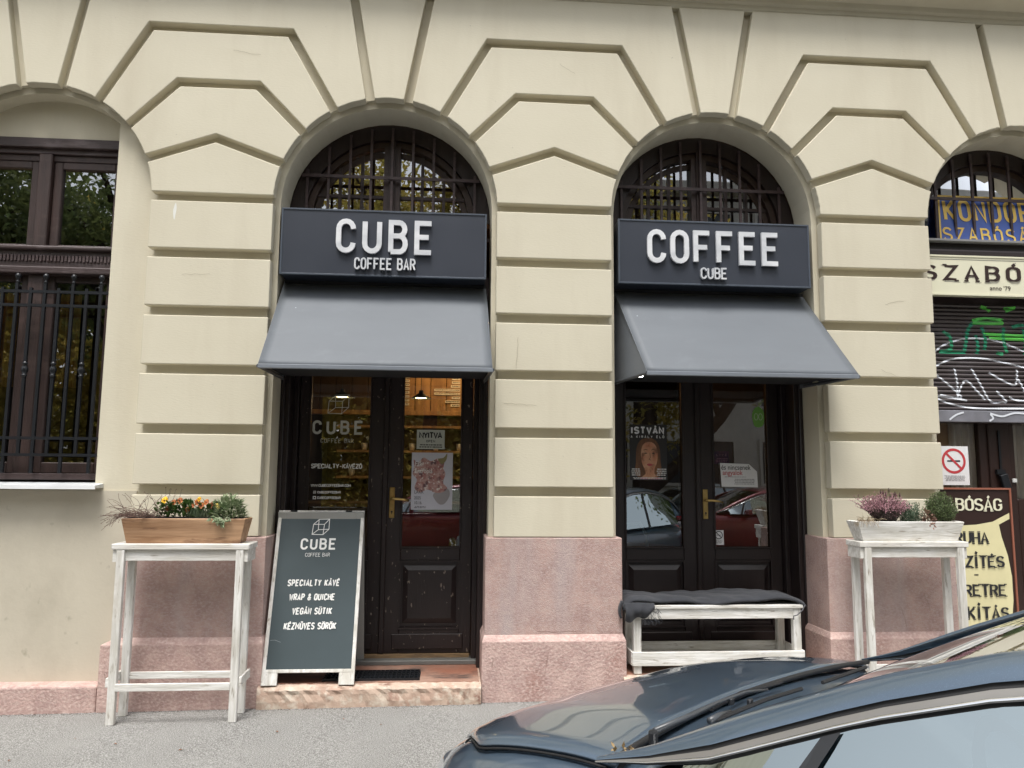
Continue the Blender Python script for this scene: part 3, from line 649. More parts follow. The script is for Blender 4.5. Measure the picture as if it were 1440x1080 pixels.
# sign board over it
t1 = empty('tailor_sign', (c, .16, 2.70), 'cream enamel sign reading SZABÓSÁG anno 79 above the roller shutter', 'sign')
BOX('sign_board', CREAM, t1, c-.695, c+.72, .15, .19, 2.705, 2.985, bevel=.004)
m = MB(); frame_rect(m, c-.705, c+.73, 2.698, 2.992, .012, .145, .20); m.build('sign_rim', CREAM, t1)
BOX('sign_line', pm('grey_line', (.25,.24,.2)), t1, c-.69, c+.71, .1485, .1498, 2.960, 2.9635)
text('SZABÓSÁG', 3.325, 4.545, 2.80,   .125, .030, y=.148, contrast=.6, serif=.13, cw=.68, each=lambda m_: m_.build('letter', DKBR, t1, recalc=False))
text('SZABÓSÁG', 3.332, 4.552, 2.794, .125, .008, y=.1492, contrast=.5, serif=.20, cw=.72).build('letter_shadow', pm('grey_print', (.32,.30,.25)), t1, recalc=False)
fonttext("anno '79", 3.83, 2.742, .046, .148, .0003).build('lettering', DKBR, t1, recalc=False)
# kondor sign leaning inside the grille
t2 = empty('tailor_name_sign', (3.60, .33, 3.14), 'blue and yellow KONDOR SZABÓSÁG sign behind the iron bars of the right arch', 'sign')
Mk = Matrix.Translation((3.60, .33, 3.135)) @ Matrix.Rotation(math.radians(-8), 4, 'X')
sb = MB(); sb.add([(0,0,0),(1.0,0,0),(1.0,0,.40),(.035,0,.40),(0,.015,0),(1.0,.015,0),(1.0,.015,.40),(.035,.015,.40)], [(0,1,2,3),(4,7,6,5),(0,4,5,1),(1,5,6,2),(2,6,7,3),(3,7,4,0)]); sb.build('sign_board', BLUEP, t2, M=Mk)
m = MB(); m.add([(0,-.001,0),(.014,-.001,0),(.049,-.001,.4),(.035,-.001,.4)], [(0,1,2,3)]); m.add([(.035,-.0012,.386),(1.0,-.0012,.386),(1.0,-.0012,.4),(.035,-.0012,.4)], [(0,1,2,3)]); m.add([(0,-.0012,0),(1.0,-.0012,0),(1.0,-.0012,.012),(0,-.0012,.012)], [(0,1,2,3)]); m.build('sign_border', YELP, t2, M=Mk, recalc=False)
text('KONDOR', .060, .76, .185, .180, .026, y=-.003, cw=.40, each=lambda m_: m_.build('letter', YELP, t2, M=Mk, recalc=False))
text('SZABÓSÁG', .03, .80, .02, .115, .016, y=-.003, cw=.50, each=lambda m_: m_.build('letter', YELP, t2, M=Mk, recalc=False))
# transom ledge and moulded rail under that arch
BOX('moulded_rail', DOORS, B, c-.704, c+.704, .20, .34, 2.99, 3.06, bevel=.02, seg=3)
BOX('moulded_rail', DOORS, B, c-.704, c+.704, .24, .34, 3.06, 3.11)
BOX('ledge_cap', pm('grey_ledge', (.25,.25,.26), rough=.5), B, c-.704, c+.704, .18, .36, 3.11, 3.125)
# wooden door leaves with curtains under the shutter
for s in (-1, 1):
    x0, x1 = (c-.70, c-.02) if s < 0 else (c+.02, c+.70); d = MB()
    g0, g1 = (c-.62, c-.165) if s < 0 else (c+.11, c+.62)
    d.box(x0, g0, .42, .47, .15, 1.83); d.box(g1, x1, .42, .47, .15, 1.83); d.box(g0, g1, .42, .47, .15, 1.25 if s > 0 else .9)
    lf = d.build('door_leaf', DKBR, B, bevel=.005)
    MB().add([(g0,.455,.9),(g1,.455,.9),(g1,.455,1.84),(g0,.455,1.84)], [(0,1,2,3)]).build('pane', glass('clear_door_glass', tint=(.93,.94,.93), base=.02, mult=1.2), lf, recalc=False)
BOX('meeting_post', DKBR, B, c-.10, c+.06, .405, .4195, .15, 1.84, bevel=.006)
for (x0, x1, n, mt) in ((c-.66, c-.34, 1.3, TANP), (c-.36, c-.15, 4, CURT), (c+.10, c+.64, 8, CURT)):
    t_ = MB().grid(curtain(0, x1-x0, 0, 0, 1.0, n, .012), 60, 1).build('curtain', mt, None, smooth=True, recalc=False); t_.location = (x0, .478, .85)
    tag(t_, {1.3:'tan paper sheet behind the glass of the tailor shop door', 4:'grey beige net curtain left of the padlocked post', 8:'grey beige net curtain right of the padlocked post'}[n], 'curtain')
pl = empty('padlock_bar', (c-.045, .40, 1.42), 'black padlock and hasp bar on the tailor shop door', 'padlock')
BOX('hasp_bar', IRON, pl, c-.030, c-.014, .395, .4045, 1.45, 1.75); BOX('hasp_block', IRON, pl, c-.065, c+.0, .38, .4045, 1.43, 1.465)
BOX('padlock_body', IRON, pl, -.03, .03, -.012, .012, -.055, .055, M=Matrix.Translation((c-.012, .375, 1.375)) @ Matrix.Rotation(-.25, 4, 'Y'), bevel=.004)
BOX('key_plate', pm('white_metal_plate', (.7,.7,.68), rough=.4), pl, c+.07, c+.105, .405, .4185, 1.37, 1.40, bevel=.004)
# no smoking sheet
def nosmoke(name, label, x0, x1, z0, z1, y, ringc, cat='sign', tilt=0):
    t = empty(name, (x0, y, z0), label, cat)
    BOX('sheet', PAPER, t, x0, x1, y, y+.002, z0, z1)
    w_ = x1-x0; cx_ = (x0+x1)/2; r = w_*.36; cz = z1-w_*.47
    mm = MB(); ribbon(mm, [(cx_+r*math.cos(2*PI*i/28), cz+r*math.sin(2*PI*i/28)) for i in range(29)], r*.22, y-.0012, 0); ribbon(mm, [(cx_-r*.7, cz+r*.7), (cx_+r*.7, cz-r*.7)], r*.2, y-.0016, 0); mm.build('ring_symbol', ringc, t, recalc=False)
    mm = MB(); mm.add([(cx_-r*.6, y-.001, cz-r*.07), (cx_+r*.6, y-.001, cz-r*.07), (cx_+r*.6, y-.001, cz+r*.07), (cx_-r*.6, y-.001, cz+r*.07)], [(0,1,2,3)]); mm.build('cigarette_symbol', INK, t, recalc=False)
    mm = tiny_lines(MB(), x0+w_*.15, x1-w_*.15, z0+(z1-z0)*.1, cz-r*1.25, 5, y-.001, 5); mm.build('lettering', pm('grey_small_print', (.25,.25,.26)), t, recalc=False)
nosmoke('no_smoking_sign', 'white no smoking sheet with red ring at the tailor shop', 3.385, 3.605, 1.352, 1.622, .17, REDINK)
nosmoke('no_smoking_sticker', 'small black and white no smoking sticker low on the right coffee bar door', 1.893, 1.966, .908, 1.012, .535, INK, 'sticker')
# leaning price board of the tailor
t3 = empty('price_board', (3.62, .10, .15), 'brown and cream tailor shop board behind the right flower table', 'sign')
BOX('board', DKBR, t3, 3.20, 3.835, .10, .125, .12, 1.325)
m = MB(); frame_rect(m, 3.19, 3.845, .11, 1.335, .012, .092, .13); m.build('board_rim', pm('copper_edge', (.30,.11,.07), rough=.4), t3)
pl_ = [(3.22,1.07),(3.40,1.075),(3.58,1.085),(3.70,1.105),(3.825,1.165),(3.825,1.125),(3.745,1.085),(3.76,1.0),(3.795,.88),(3.815,.74),(3.815,.58),(3.79,.40),(3.75,.25),(3.22,.25)]
MB().add([(x, .0985, z) for x, z in pl_], [tuple(range(len(pl_)))]).build('cream_field', pm('cream_print', (.74,.68,.40), rough=.5), t3, recalc=False)
text('SZABÓSÁG', 3.235, 3.775, 1.175, .092, .018, y=.0975, contrast=.5, serif=.13, cw=.52, each=lambda m_: m_.build('letter', CREAM, t3, recalc=False))
for s_, xa, xb, z in (('RUHA', 3.42, 3.665, .955), ('KÉSZÍTÉS', 3.30, 3.765, .795), ('MÉRETRE', 3.33, 3.768, .605), ('ALAKÍTÁS', 3.28, 3.775, .455)):
    text(s_, xa, xb, z, .085, .019, y=.0975, contrast=.6, serif=.12, cw=.50, each=lambda m_: m_.build('letter', INK, t3, recalc=False))
for z in (.745, .395): BOX('dash', INK, t3, 3.545, 3.575, .0972, .0978, z, z+.008)
BOX('door_step', STEP, B, c-.69, c+.69, .0, .42, -.05, .12)

# ================================================================== SIGNS AND AWNINGS
def box_sign(c, x0, x1, label, lines):
    t = empty('shop_sign', ((x0+x1)/2, .18, 2.69), label, 'sign', 'box signs over the coffee bar doors')
    b = MB(); b.box(x0, x1, .045, .30, 2.695, 3.14); b.build('sign_box', GREYM, t, bevel=.004)
    m = MB(); frame_rect(m, x0-.003, x1+.003, 2.692, 3.143, .012, .040, .062); m.build('sign_rim', pm('grey_sign_edge', (.075,.09,.115), rough=.35), t, bevel=.002)
    for (s_, a, b_, z, h, tk, cw, nm) in lines: text(s_, a, b_, z, h, tk, y=.020, depth=.02, cw=cw, each=lambda m_: m_.build('letter', STEEL, t))
    return t
box_sign(XC[2], -1.146, .204, 'dark grey box sign reading CUBE COFFEE BAR', [('CUBE', -.787, -.146, 2.842, .232, .033, .41, ''), ('COFFEE BAR', -.664, -.262, 2.733, .080, .0105, .34, '')])
box_sign(XC[3], 1.106, 2.447, 'dark grey box sign reading COFFEE CUBE', [('COFFEE', 1.300, 2.228, 2.836, .235, .033, .41, ''), ('CUBE', 1.667, 1.852, 2.733, .080, .0105, .40, '')])
def awning(c, x0, x1, xa, xb, label, spot):
    """canvas from the head (x0..x1 at y=.16) down to the front bar (xa..xb at y=-.30)"""
    t = empty('awning', ((x0+x1)/2, .16, 2.64), label, 'awning', 'grey awnings over the coffee bar doors')
    yt, zt, yf, zf = .21, 2.668, -.32, 2.045
    def fn(u, v):
        sag = -.012*math.sin(PI*v)*(.6+.4*math.sin(PI*u)); sh = .009*math.sin(2.2*PI*v+.6)*math.cos(2.3*PI*u+1)+.006*math.sin(9*u+4*v)*v+.004*math.sin(23*u)*(1-v)**3
        nrm = Vector((0, -.8, .6)); p = Vector((x0+(x1-x0)*u, yt, zt)).lerp(Vector((xa+(xb-xa)*u, yf, zf)), v); return p + nrm*(sag*.4+sh*.3)
    MB().grid(fn, 24, 20).build('canopy', AWN, t, smooth=True, solid=.003)
    for v in (.10, .58):
        MB().grid(lambda u, w_: Vector(fn(u, v+.006*w_))+Vector((0,-.0015,.0012)), 24, 1).build('seam', pm('awning_seam', (.14,.157,.19)), t, recalc=False)
    for (xt, xf) in ((x0, xa), (x1, xb)):
        m = MB(); m.add([(xt, yt, zt), (xf, yf, zf), (xf, yf, zf-.02), (xt, yt+.10, zf-.02), (xt, yt+.10, zt)], [(0,1,2,3,4)]); m.build('side_panel', AWN, t, solid=.003, recalc=False)
    m = MB(); m.box(xa-.002, xb+.002, yf-.006, yf+.02, zf-.024, zf+.002); m.build('front_bar', pm('awning_bar', (.20,.22,.25), rough=.4), t, bevel=.003)
    for (xt, xf) in ((x0, xa), (x1, xb)): MB().tube([(xt, .24, zf-.01), (xf, yf, zf-.01)], .012, 8).build('side_bar', AWNE, t)
    BOX('gap_shade_box', pm('gap_shade', (.012,.012,.013), rough=.7), t, x0, x1, .215, .32, 2.60, 2.694)  # black box painted as the shade in the gap under the sign
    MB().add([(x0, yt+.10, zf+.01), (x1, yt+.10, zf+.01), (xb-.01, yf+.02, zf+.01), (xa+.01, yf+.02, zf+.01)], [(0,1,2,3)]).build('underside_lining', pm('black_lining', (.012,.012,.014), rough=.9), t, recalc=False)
    for (u, v, s_) in (((.55,.50,.009),(.50,.62,.010),(.88,.60,.005),(.10,.30,.005)) if not spot else ((.28,.40,.009),(.36,.52,.008),(.62,.42,.007),(.80,.62,.006))):
        m = MB(); c0 = Vector(fn(u, v))+Vector((0,-.0016,.0013)); ax = (Vector(fn(u, v+.01))-Vector(fn(u, v))).normalized()
        m.add([c0+Vector((1,0,0))*s_*math.cos(2*PI*i/9)*(.8+.3*math.sin(i*2.3))+ax*s_*1.3*math.sin(2*PI*i/9)*(.8+.3*math.cos(i*3.1)) for i in range(9)], [tuple(range(9))]); m.build('dropping', pm('pale_dropping', (.36,.37,.38)), t, recalc=False)
    if spot:
        MB().lathe([(0,-.006),(.026,-.006),(.030,0),(.030,.008)], (spot, -.08, 2.045), 16).build('downlight', emit('downlight_glow', (1,.97,.9), 6), t)
awning(XC[2], -1.150, .214, -1.165, .238, 'grey canvas awning over the left coffee bar door', 0)
awning(XC[3], 1.116, 2.470, 1.200, 2.565, 'grey canvas awning over the right coffee bar door', 1.205)

# ================================================================== DOOR GLASS LETTERING, POSTERS
YG = .5415
v1 = empty('window_lettering', (-.80, YG, 1.1), 'faded white CUBE COFFEE BAR lettering on the left door glass', 'lettering')
text('CUBE', -.985, -.630, 1.672, .098, .017, y=YG, cw=.48, each=lambda m_: m_.build('letter', FADED, v1, recalc=False))
text('COFFEE BAR', -.925, -.695, 1.612, .030, .003, y=YG, cw=.5).build('lettering', FADED, v1, recalc=False)
text('SPECIALTY-KÁVÉZÓ', -.985, -.630, 1.432, .034, .0065, y=YG, cw=.5).build('lettering', WHITEL, v1, recalc=False)
text('WWW.CUBECOFFEEBAR.COM', -.982, -.705, 1.304, .020, .0042, y=YG, cw=.48).build('lettering', WHITEL, v1, recalc=False)
text('CUBECOFFEEBAR', -.935, -.772, 1.258, .018, .0042, y=YG, cw=.5).build('lettering', WHITEL, v1, recalc=False)
text('CUBECOFFEEBAR', -.935, -.772, 1.220, .018, .0042, y=YG, cw=.5).build('lettering', WHITEL, v1, recalc=False)
def sq(mb, x, z, s, t, y): ribbon(mb, [(x,z),(x+s,z),(x+s,z+s),(x,z+s),(x,z)], t, y, 0)
m = MB(); sq(m, -.962, 1.259, .016, .003, YG); ribbon(m, A(-.954, 1.267, .004, .004, 0, 360), .002, YG-.0002, 0); sq(m, -.962, 1.221, .016, .006, YG); m.build('icon', WHITEL, v1, recalc=False)
def cube_logo(x0, x1, z0, z1, t, y):
    w_, h_ = x1-x0, z1-z0; T = lambda p: (x0+p[0]*w_, z0+p[1]*h_); mb = MB()
    out = [(.02,.04),(.06,.66),(.38,.97),(.98,.99),(.98,.36),(.66,.03),(.02,.04)]
    inn = [(.36,.33),(.36,.97)], [(.98,.36),(.36,.33)], [(.36,.33),(.02,.04)], [(.06,.66),(.70,.66)], [(.70,.66),(.66,.03)], [(.70,.66),(.98,.99)]
    ribbon(mb, [T(p) for p in out], t, y, 0)
    for i, l in enumerate(inn): ribbon(mb, [T(p) for p in l], t, y-.0002*(i+1), 0)
    return mb
cube_logo(-.885, -.735, 1.815, 1.955, .004, YG).build('cube_symbol', FADED, v1, recalc=False)
m = MB()
for x in (-.955, -.87, -.785):
    ribbon(m, A(x, 1.105, .035, .035, 10, 170), .007, YG, 0); ribbon(m, A(x, 1.105, .016, .025, 0, 360), .004, YG-.0002, 0)
m.build('icon', WHITEL, v1, recalc=False)
p1 = empty('open_sign', (-.15, .52, 1.57), 'white NYITVA opening hours sheet at the top of the left glass door', 'sign')
BOX('sheet', pm('off_white_card', (.55,.57,.50)), p1, -.252, -.055, .5300, .5325, 1.575, 1.712, bevel=.001)
text('NYITVA', -.236, -.072, 1.650, .046, .0095, y=.5290, cw=.52).build('lettering', INK, p1, recalc=False)
text('OPEN', -.185, -.122, 1.622, .018, .0035, y=.5290, cw=.55).build('lettering', INK, p1, recalc=False)
tiny_lines(MB(), -.236, -.072, 1.583, 1.613, 2, .5290, 3).build('lettering', INK, p1, recalc=False)
p2 = empty('event_poster', (-.14, .52, 1.15), 'white poster with a red brown floral collage on the left glass door', 'poster')
BOX('sheet', pm('cool_white_paper', (.56,.56,.62), (.50,.50,.56), rough=.35), p2, -.283, .006, .5300, .5315, 1.150, 1.550)
COLL = pm('collage_print', (.34,.13,.12), (.50,.33,.30), scale=(38,38,38), rough=.5, stain=(.14,.07,.08), sscale=(26,26,26), slo=.5, shi=.6, fleck=(.66,.58,.54), fscale=60, flo=.58, fhi=.62)
def blob(pts, y): 
    q = [Vector(p) for p in pts]; n = len(q); o = []
    for i in range(n):
        p0, p1_, p2_, p3 = q[i-1], q[i], q[(i+1) % n], q[(i+2) % n]
        for k in range(4):
            u = k/4; o.append(.5*((2*p1_)+(-p0+p2_)*u+(2*p0-5*p1_+4*p2_-p3)*u*u+(-p0+3*p1_-3*p2_+p3)*u**3))
    return MB().add([(p.x, y, p.y) for p in o], [tuple(range(len(o)))])
blob([(-.27,1.50),(-.24,1.48),(-.20,1.515),(-.15,1.49),(-.10,1.51),(-.055,1.49),(-.06,1.44),(-.045,1.40),(-.06,1.34),(-.03,1.30),(-.07,1.27),(-.12,1.27),(-.17,1.29),(-.22,1.27),(-.26,1.30),(-.245,1.36),(-.275,1.40),(-.265,1.45)], .5290).build('picture', COLL, p2, recalc=False)
blob([(-.10,1.28),(-.05,1.30),(-.02,1.29),(-.012,1.25),(-.04,1.20),(-.07,1.185),(-.10,1.20),(-.13,1.25)], .5293).build('picture', pm('grey_print_tone', (.34,.32,.33)), p2, recalc=False)
blob([(-.10,1.505),(-.06,1.515),(-.035,1.545),(-.04,1.50),(-.07,1.47)], .5288).build('picture', pm('khaki_print', (.25,.22,.10)), p2, recalc=False)
for s_, x, z, sz, mt in (('Fák', -.262, 1.455, .046, WHITEL), ('Entrópia', -.262, 1.405, .046, WHITEL), ('LAKK', -.262, 1.262, .034, INK), ('2025', -.262, 1.222, .030, INK), ('10.16.', -.262, 1.188, .030, INK)):
    fonttext(s_, x, z, sz, .5284, 0, .8).build('lettering', mt, p2, recalc=False)
tiny_lines(MB(), -.262, -.18, 1.160, 1.176, 2, .5290, 8).build('lettering', INK, p2, recalc=False)
# portrait poster on the left glass of the right door
p3 = empty('portrait_poster', (1.42, .53, 1.37), 'ISTVÁN poster with the face of a red haired woman on the right shop door', 'poster')
BOX('sheet', pm('dark_poster_paper', (.030,.028,.030), rough=.3), p3, 1.285, 1.560, .5430, .5440, 1.368, 1.770)
text('ISTVÁN', 1.292, 1.540, 1.700, .055, .0125, y=.5400, cw=.50).build('lettering', pm('poster_white', (.85,.86,.88)), p3, recalc=False)
text('A KIRÁLY ÉLŐ', 1.292, 1.540, 1.672, .018, .0036, y=.5400, cw=.55).build('lettering', pm('poster_white', (.85,.86,.88)), p3, recalc=False)
HAIR = pm('poster_hair_print', (.22,.10,.045), (.10,.05,.03), scale=(30,30,8)); SKIN = pm('poster_skin_print', (.50,.19,.10), (.62,.36,.22), scale=(14,14,14), stain=(.22,.10,.06), sscale=(16,16,12), slo=.5, shi=.62); 
blob([(1.335,1.395),(1.330,1.50),(1.335,1.60),(1.365,1.655),(1.420,1.675),(1.475,1.655),(1.505,1.60),(1.512,1.50),(1.505,1.395)], .5410).build('picture', HAIR, p3, recalc=False)
blob([(1.372,1.50),(1.368,1.575),(1.385,1.625),(1.425,1.645),(1.468,1.628),(1.490,1.575),(1.485,1.50),(1.462,1.445),(1.430,1.428),(1.395,1.448)], .5405).build('picture', SKIN, p3, recalc=False)
blob([(1.395,1.46),(1.400,1.415),(1.375,1.390),(1.430,1.378),(1.490,1.390),(1.465,1.415),(1.462,1.46)], .5407).build('picture', SKIN, p3, recalc=False)
m = MB()
for ex in (1.402, 1.458): m.add(blob([(ex-.012,1.562),(ex,1.566),(ex+.012,1.562),(ex,1.558)], .5400).v, [tuple(range(16))])
m.build('picture', INK, p3, recalc=False)
m = MB(); ribbon(m, [(1.386,1.584),(1.402,1.590),(1.416,1.585)], .005, .5400, 0); ribbon(m, [(1.444,1.585),(1.458,1.590),(1.474,1.584)], .005, .5400, 0); ribbon(m, [(1.432,1.565),(1.436,1.53),(1.425,1.518),(1.440,1.512)], .004, .5399, 0); m.build('picture', HAIR, p3, recalc=False)
blob([(1.408,1.480),(1.430,1.488),(1.454,1.480),(1.430,1.468)], .5399).build('picture', pm('poster_lip_print', (.50,.09,.10)), p3, recalc=False)
m = MB(); tiny_lines(m, 1.292, 1.36, 1.398, 1.455, 4, .5400, 2); tiny_lines(m, 1.48, 1.552, 1.398, 1.455, 4, .5400, 4); tiny_lines(m, 1.292, 1.552, 1.374, 1.390, 2, .5400, 6); m.build('lettering', WHITEL, p3, recalc=False)
blob([(1.39,1.388),(1.43,1.378),(1.50,1.385),(1.52,1.376),(1.36,1.376)], .5403).build('picture', pm('poster_pink', (.6,.12,.22)), p3, recalc=False)
# white leaflet with folded corner
p4 = empty('leaflet', (2.08, .52, 1.33), 'creased white leaflet with bold heading on the right leaf of the right door', 'leaflet')
l4 = [(1.958,1.325),(2.228,1.322),(2.225,1.435),(2.165,1.490),(1.948,1.496)]
MB().prism(l4, .5290, .5305).build('sheet', PAPER, p4)
fonttext('és nincsenek', 1.956, 1.448, .050, .5280, .0004, .86).build('lettering', INK, p4, recalc=False)
fonttext('angyalok', 1.966, 1.410, .050, .5280, .0004, .86).build('lettering', REDINK, p4, recalc=False)
m = MB(); tiny_lines(m, 1.965, 2.14, 1.392, 1.400, 1, .5280, 2); tiny_lines(m, 2.05, 2.205, 1.34, 1.385, 4, .5280, 4); m.build('lettering', pm('grey_small_print', (.25,.25,.26)), p4, recalc=False)
p5 = empty('green_sticker', (2.24, .54, 1.76), 'green round shop sticker high on the right leaf of the right door', 'sticker')
blob([(2.212,1.80),(2.205,1.85),(2.225,1.90),(2.262,1.912),(2.292,1.88),(2.296,1.82),(2.285,1.775),(2.25,1.76),(2.222,1.77)], .5420).build('sticker_disc', pm('green_vinyl', (.14,.36,.06), (.20,.45,.10), rough=.4), p5, recalc=False)
m = MB()
for cc in (2.235, 2.268): ribbon(m, A(cc, 1.838, .014, .024, 0, 360, 16), .005, .5412, 0)
m.build('sticker_mark', pm('pale_green', (.5,.65,.4)), p5, recalc=False)
p6 = empty('purple_flyer', (1.97, .57, 1.50), 'small purple and red flyer inside the right shop door', 'leaflet')
BOX('sheet', pm('purple_print', (.14,.03,.12), (.22,.04,.10), scale=(20,20,20)), p6, 1.915, 2.025, .5520, .5530, 1.490, 1.582)
text('LIVE', 1.930, 2.010, 1.546, .018, .004, y=.5505, cw=.6).build('lettering', pm('pink_print', (.6,.2,.35)), p6, recalc=False)
tiny_lines(MB(), 1.925, 2.015, 1.50, 1.535, 3, .5505, 3).build('lettering', pm('pink_print', (.6,.2,.35)), p6, recalc=False)
MB().add(blob([(-1.815,3.135),(-1.808,3.10),(-1.812,3.06),(-1.818,3.02),(-1.826,3.045),(-1.828,3.09)], -.0012).v, [tuple(range(24))]).build('bird_dropping', pm('white_dropping', (.75,.75,.70)), B, recalc=False)  # white bird-dropping streak on the block face
rc = random.Random(41)
CRK = pm('hairline_crack', (.27,.235,.17), (.34,.30,.22), scale=(30,30,30), rough=.9); CRP = pm('stone_crack', (.20,.12,.10), (.28,.18,.15), scale=(30,30,30), rough=.9)
for (x, z, dx, dz, n_, y_, mt_) in ((2.95,2.58,.13,.03,9,-.0035,CRK), (2.90,2.13,.14,-.05,9,-.0035,CRK), (.42,2.30,.0,-.22,8,-.0035,CRK), (-1.75,2.66,.16,.02,8,-.0035,CRK), (-1.50,4.20,.18,-.04,9,-.0035,CRK), (.80,4.15,-.10,.09,8,-.0035,CRK), (.33,1.86,.20,-.015,9,-.0035,CRK),
                                      (2.95,.56,.03,-.15,8,-.0072,CRP), (3.12,.64,.05,-.12,8,-.0072,CRP), (.55,.42,.25,.006,12,-.0072,CRP), (.27,.27,.006,-.07,5,-.0372,CRP), (.62,.30,.0,-.14,6,-.0372,CRP), (-2.05,.20,.015,-.10,5,-.0372,CRP)):
    pts = [(x, z)]
    for k in range(n_): pts.append((pts[-1][0]+dx/n_+rc.uniform(-.006,.006), pts[-1][1]+dz/n_+rc.uniform(-.006,.006)))
    m = MB(); ribbon(m, pts, rc.uniform(.0012,.0022), y_, 0); m.build('crack', mt_, B, recalc=False)
#@@PART2
# ================================================================== STREET FURNITURE BY THE WALL
def flower_table(x0, x1, yf, yb, ztop, label, feet):
    t = empty('flower_table', ((x0+x1)/2, (yf+yb)/2, 0), label, 'table', 'tall whitewashed tables against the wall')
    BOX('tabletop', WWH, t, x0, x1, yf, yb, ztop-.034, ztop, bevel=.004)
    BOX('apron', WWH, t, x0+.045, x1-.04, yf+.018, yf+.034, ztop-.098, ztop-.0345, bevel=.002)
    BOX('apron', WWH, t, x0+.045, x1-.04, yb-.034, yb-.018, ztop-.098, ztop-.0345, bevel=.002)
    for s, xx in ((-1, x0+.006), (1, x1-.030)): BOX('apron', WWH, t, xx, xx+.022, yf+.012, yb-.012, ztop-.105, ztop-.0345, bevel=.002)
    lw = .045
    for xx, nx in ((x0+.030, -.004), (x1-.075, .004)):
        for yy, (dx, dy) in ((yf+.002, feet[0]), (yb-.030, feet[1])):
            zb = gz(xx)+.001; m = MB(); d = .032; zt = ztop-.035
            m.add([(xx+dx, yy+dy, zb), (xx+dx+lw, yy+dy, zb), (xx+dx+lw, yy+dy+d, zb), (xx+dx, yy+dy+d, zb), (xx, yy, zt), (xx+lw, yy, zt), (xx+lw, yy+d, zt), (xx, yy+d, zt)],
                  [(0,3,2,1),(4,5,6,7),(0,1,5,4),(1,2,6,5),(2,3,7,6),(3,0,4,7)]); m.build('leg', WWV, t, bevel=.003)
    return t
T1 = flower_table(-1.950, -1.172, -.30, -.10, .985, 'tall whitewashed table left of the sandwich board holding a brown flower box', ((0,.0),(0,.0)))
BOX('stretcher', WWH, T1, -1.878, -1.244, -.305, -.287, .165, .205, bevel=.002)
BOX('stretcher', WWH, T1, -1.878, -1.244, -.115, -.098, .185, .225, bevel=.002)
for x in (-1.935, -1.198): BOX('stretcher', WWH, T1, x, x+.016, -.296, -.10, .185, .235, bevel=.002)
T2 = flower_table(2.535, 3.245, -.30, -.12, 1.003, 'tall whitewashed table on the right holding a white planter of heather', ((0,0),(0,0)))
BOX('stretcher', WWH, T2, 2.61, 3.17, -.286, -.268, .185, .225, bevel=.002)
BOX('stretcher', WWH, T2, 2.61, 3.17, -.135, -.118, .185, .225, bevel=.002)
def planter(x0, x1, yf, yb, z0, z1, inx, mat, label, lin=None):
    t = empty('planter_box', ((x0+x1)/2, (yf+yb)/2, z0), label, 'planter')
    y0, y1 = yf+.018, yb-.018; w_ = .016
    def wall(a, b_, c_, d_): return None
    for nm, pts in (('front_board', [(x0,yf,z1),(x1,yf,z1),(x1-inx,y0,z0),(x0+inx,y0,z0)]), ('back_board', [(x1,yb,z1),(x0,yb,z1),(x0+inx,y1,z0),(x1-inx,y1,z0)]),
                    ('end_board', [(x0,yb-w_,z1),(x0,yf+w_,z1),(x0+inx,y0+w_,z0),(x0+inx,y1-w_,z0)]), ('end_board', [(x1,yf+w_,z1),(x1,yb-w_,z1),(x1-inx,y1-w_,z0),(x1-inx,y0+w_,z0)])):
        P_ = [Vector(p) for p in pts]; n = (P_[1]-P_[0]).cross(P_[3]-P_[0]).normalized()
        if n.y > 0 and nm == 'front_board': n = -n
        if nm == 'back_board' and n.y < 0: n = -n
        if nm == 'end_board' and n.x*((P_[0].x-(x0+x1)/2)) < 0: n = -n
        q = [p-n*w_ for p in P_]; MB().add(P_+q, [(0,1,2,3),(7,6,5,4),(0,4,5,1),(1,5,6,2),(2,6,7,3),(3,7,4,0)]).build(nm, mat, t, bevel=.002)
    BOX('soil', SOIL, t, x0+inx*.6+w_, x1-inx*.6-w_, yf+.018+w_, yb-.02-w_, z0+.01, z1-.018)
    return t
planter(-1.912, -1.205, -.285, -.115, .986, 1.128, .030, PINE, 'brown stained pine planter of pansies on the left table')
MB().add([(-1.40,-.27,1.131),(-1.215,-.27,1.131),(-1.215,-.13,1.131),(-1.40,-.13,1.131)], [(0,1,2,3)])
lb = empty('planter_liner', (-1.3, -.2, 1.125), 'black plastic liner tray in the right end of the brown planter', 'tray'); mm_ = MB(); 
frame = MB(); frame.box(-1.885,-1.225,-.268,-.262,1.115,1.133); frame.box(-1.885,-1.225,-.136,-.130,1.115,1.133); frame.box(-1.231,-1.225,-.262,-.136,1.115,1.133); frame.box(-1.885,-1.879,-.262,-.136,1.115,1.133); frame.build('liner_rim', pm('black_plastic', (.02,.022,.03), rough=.4), lb)
planter(2.535, 3.235, -.285, -.135, 1.004, 1.124, .040, WWH, 'white washed planter of heather and herbs on the right table')

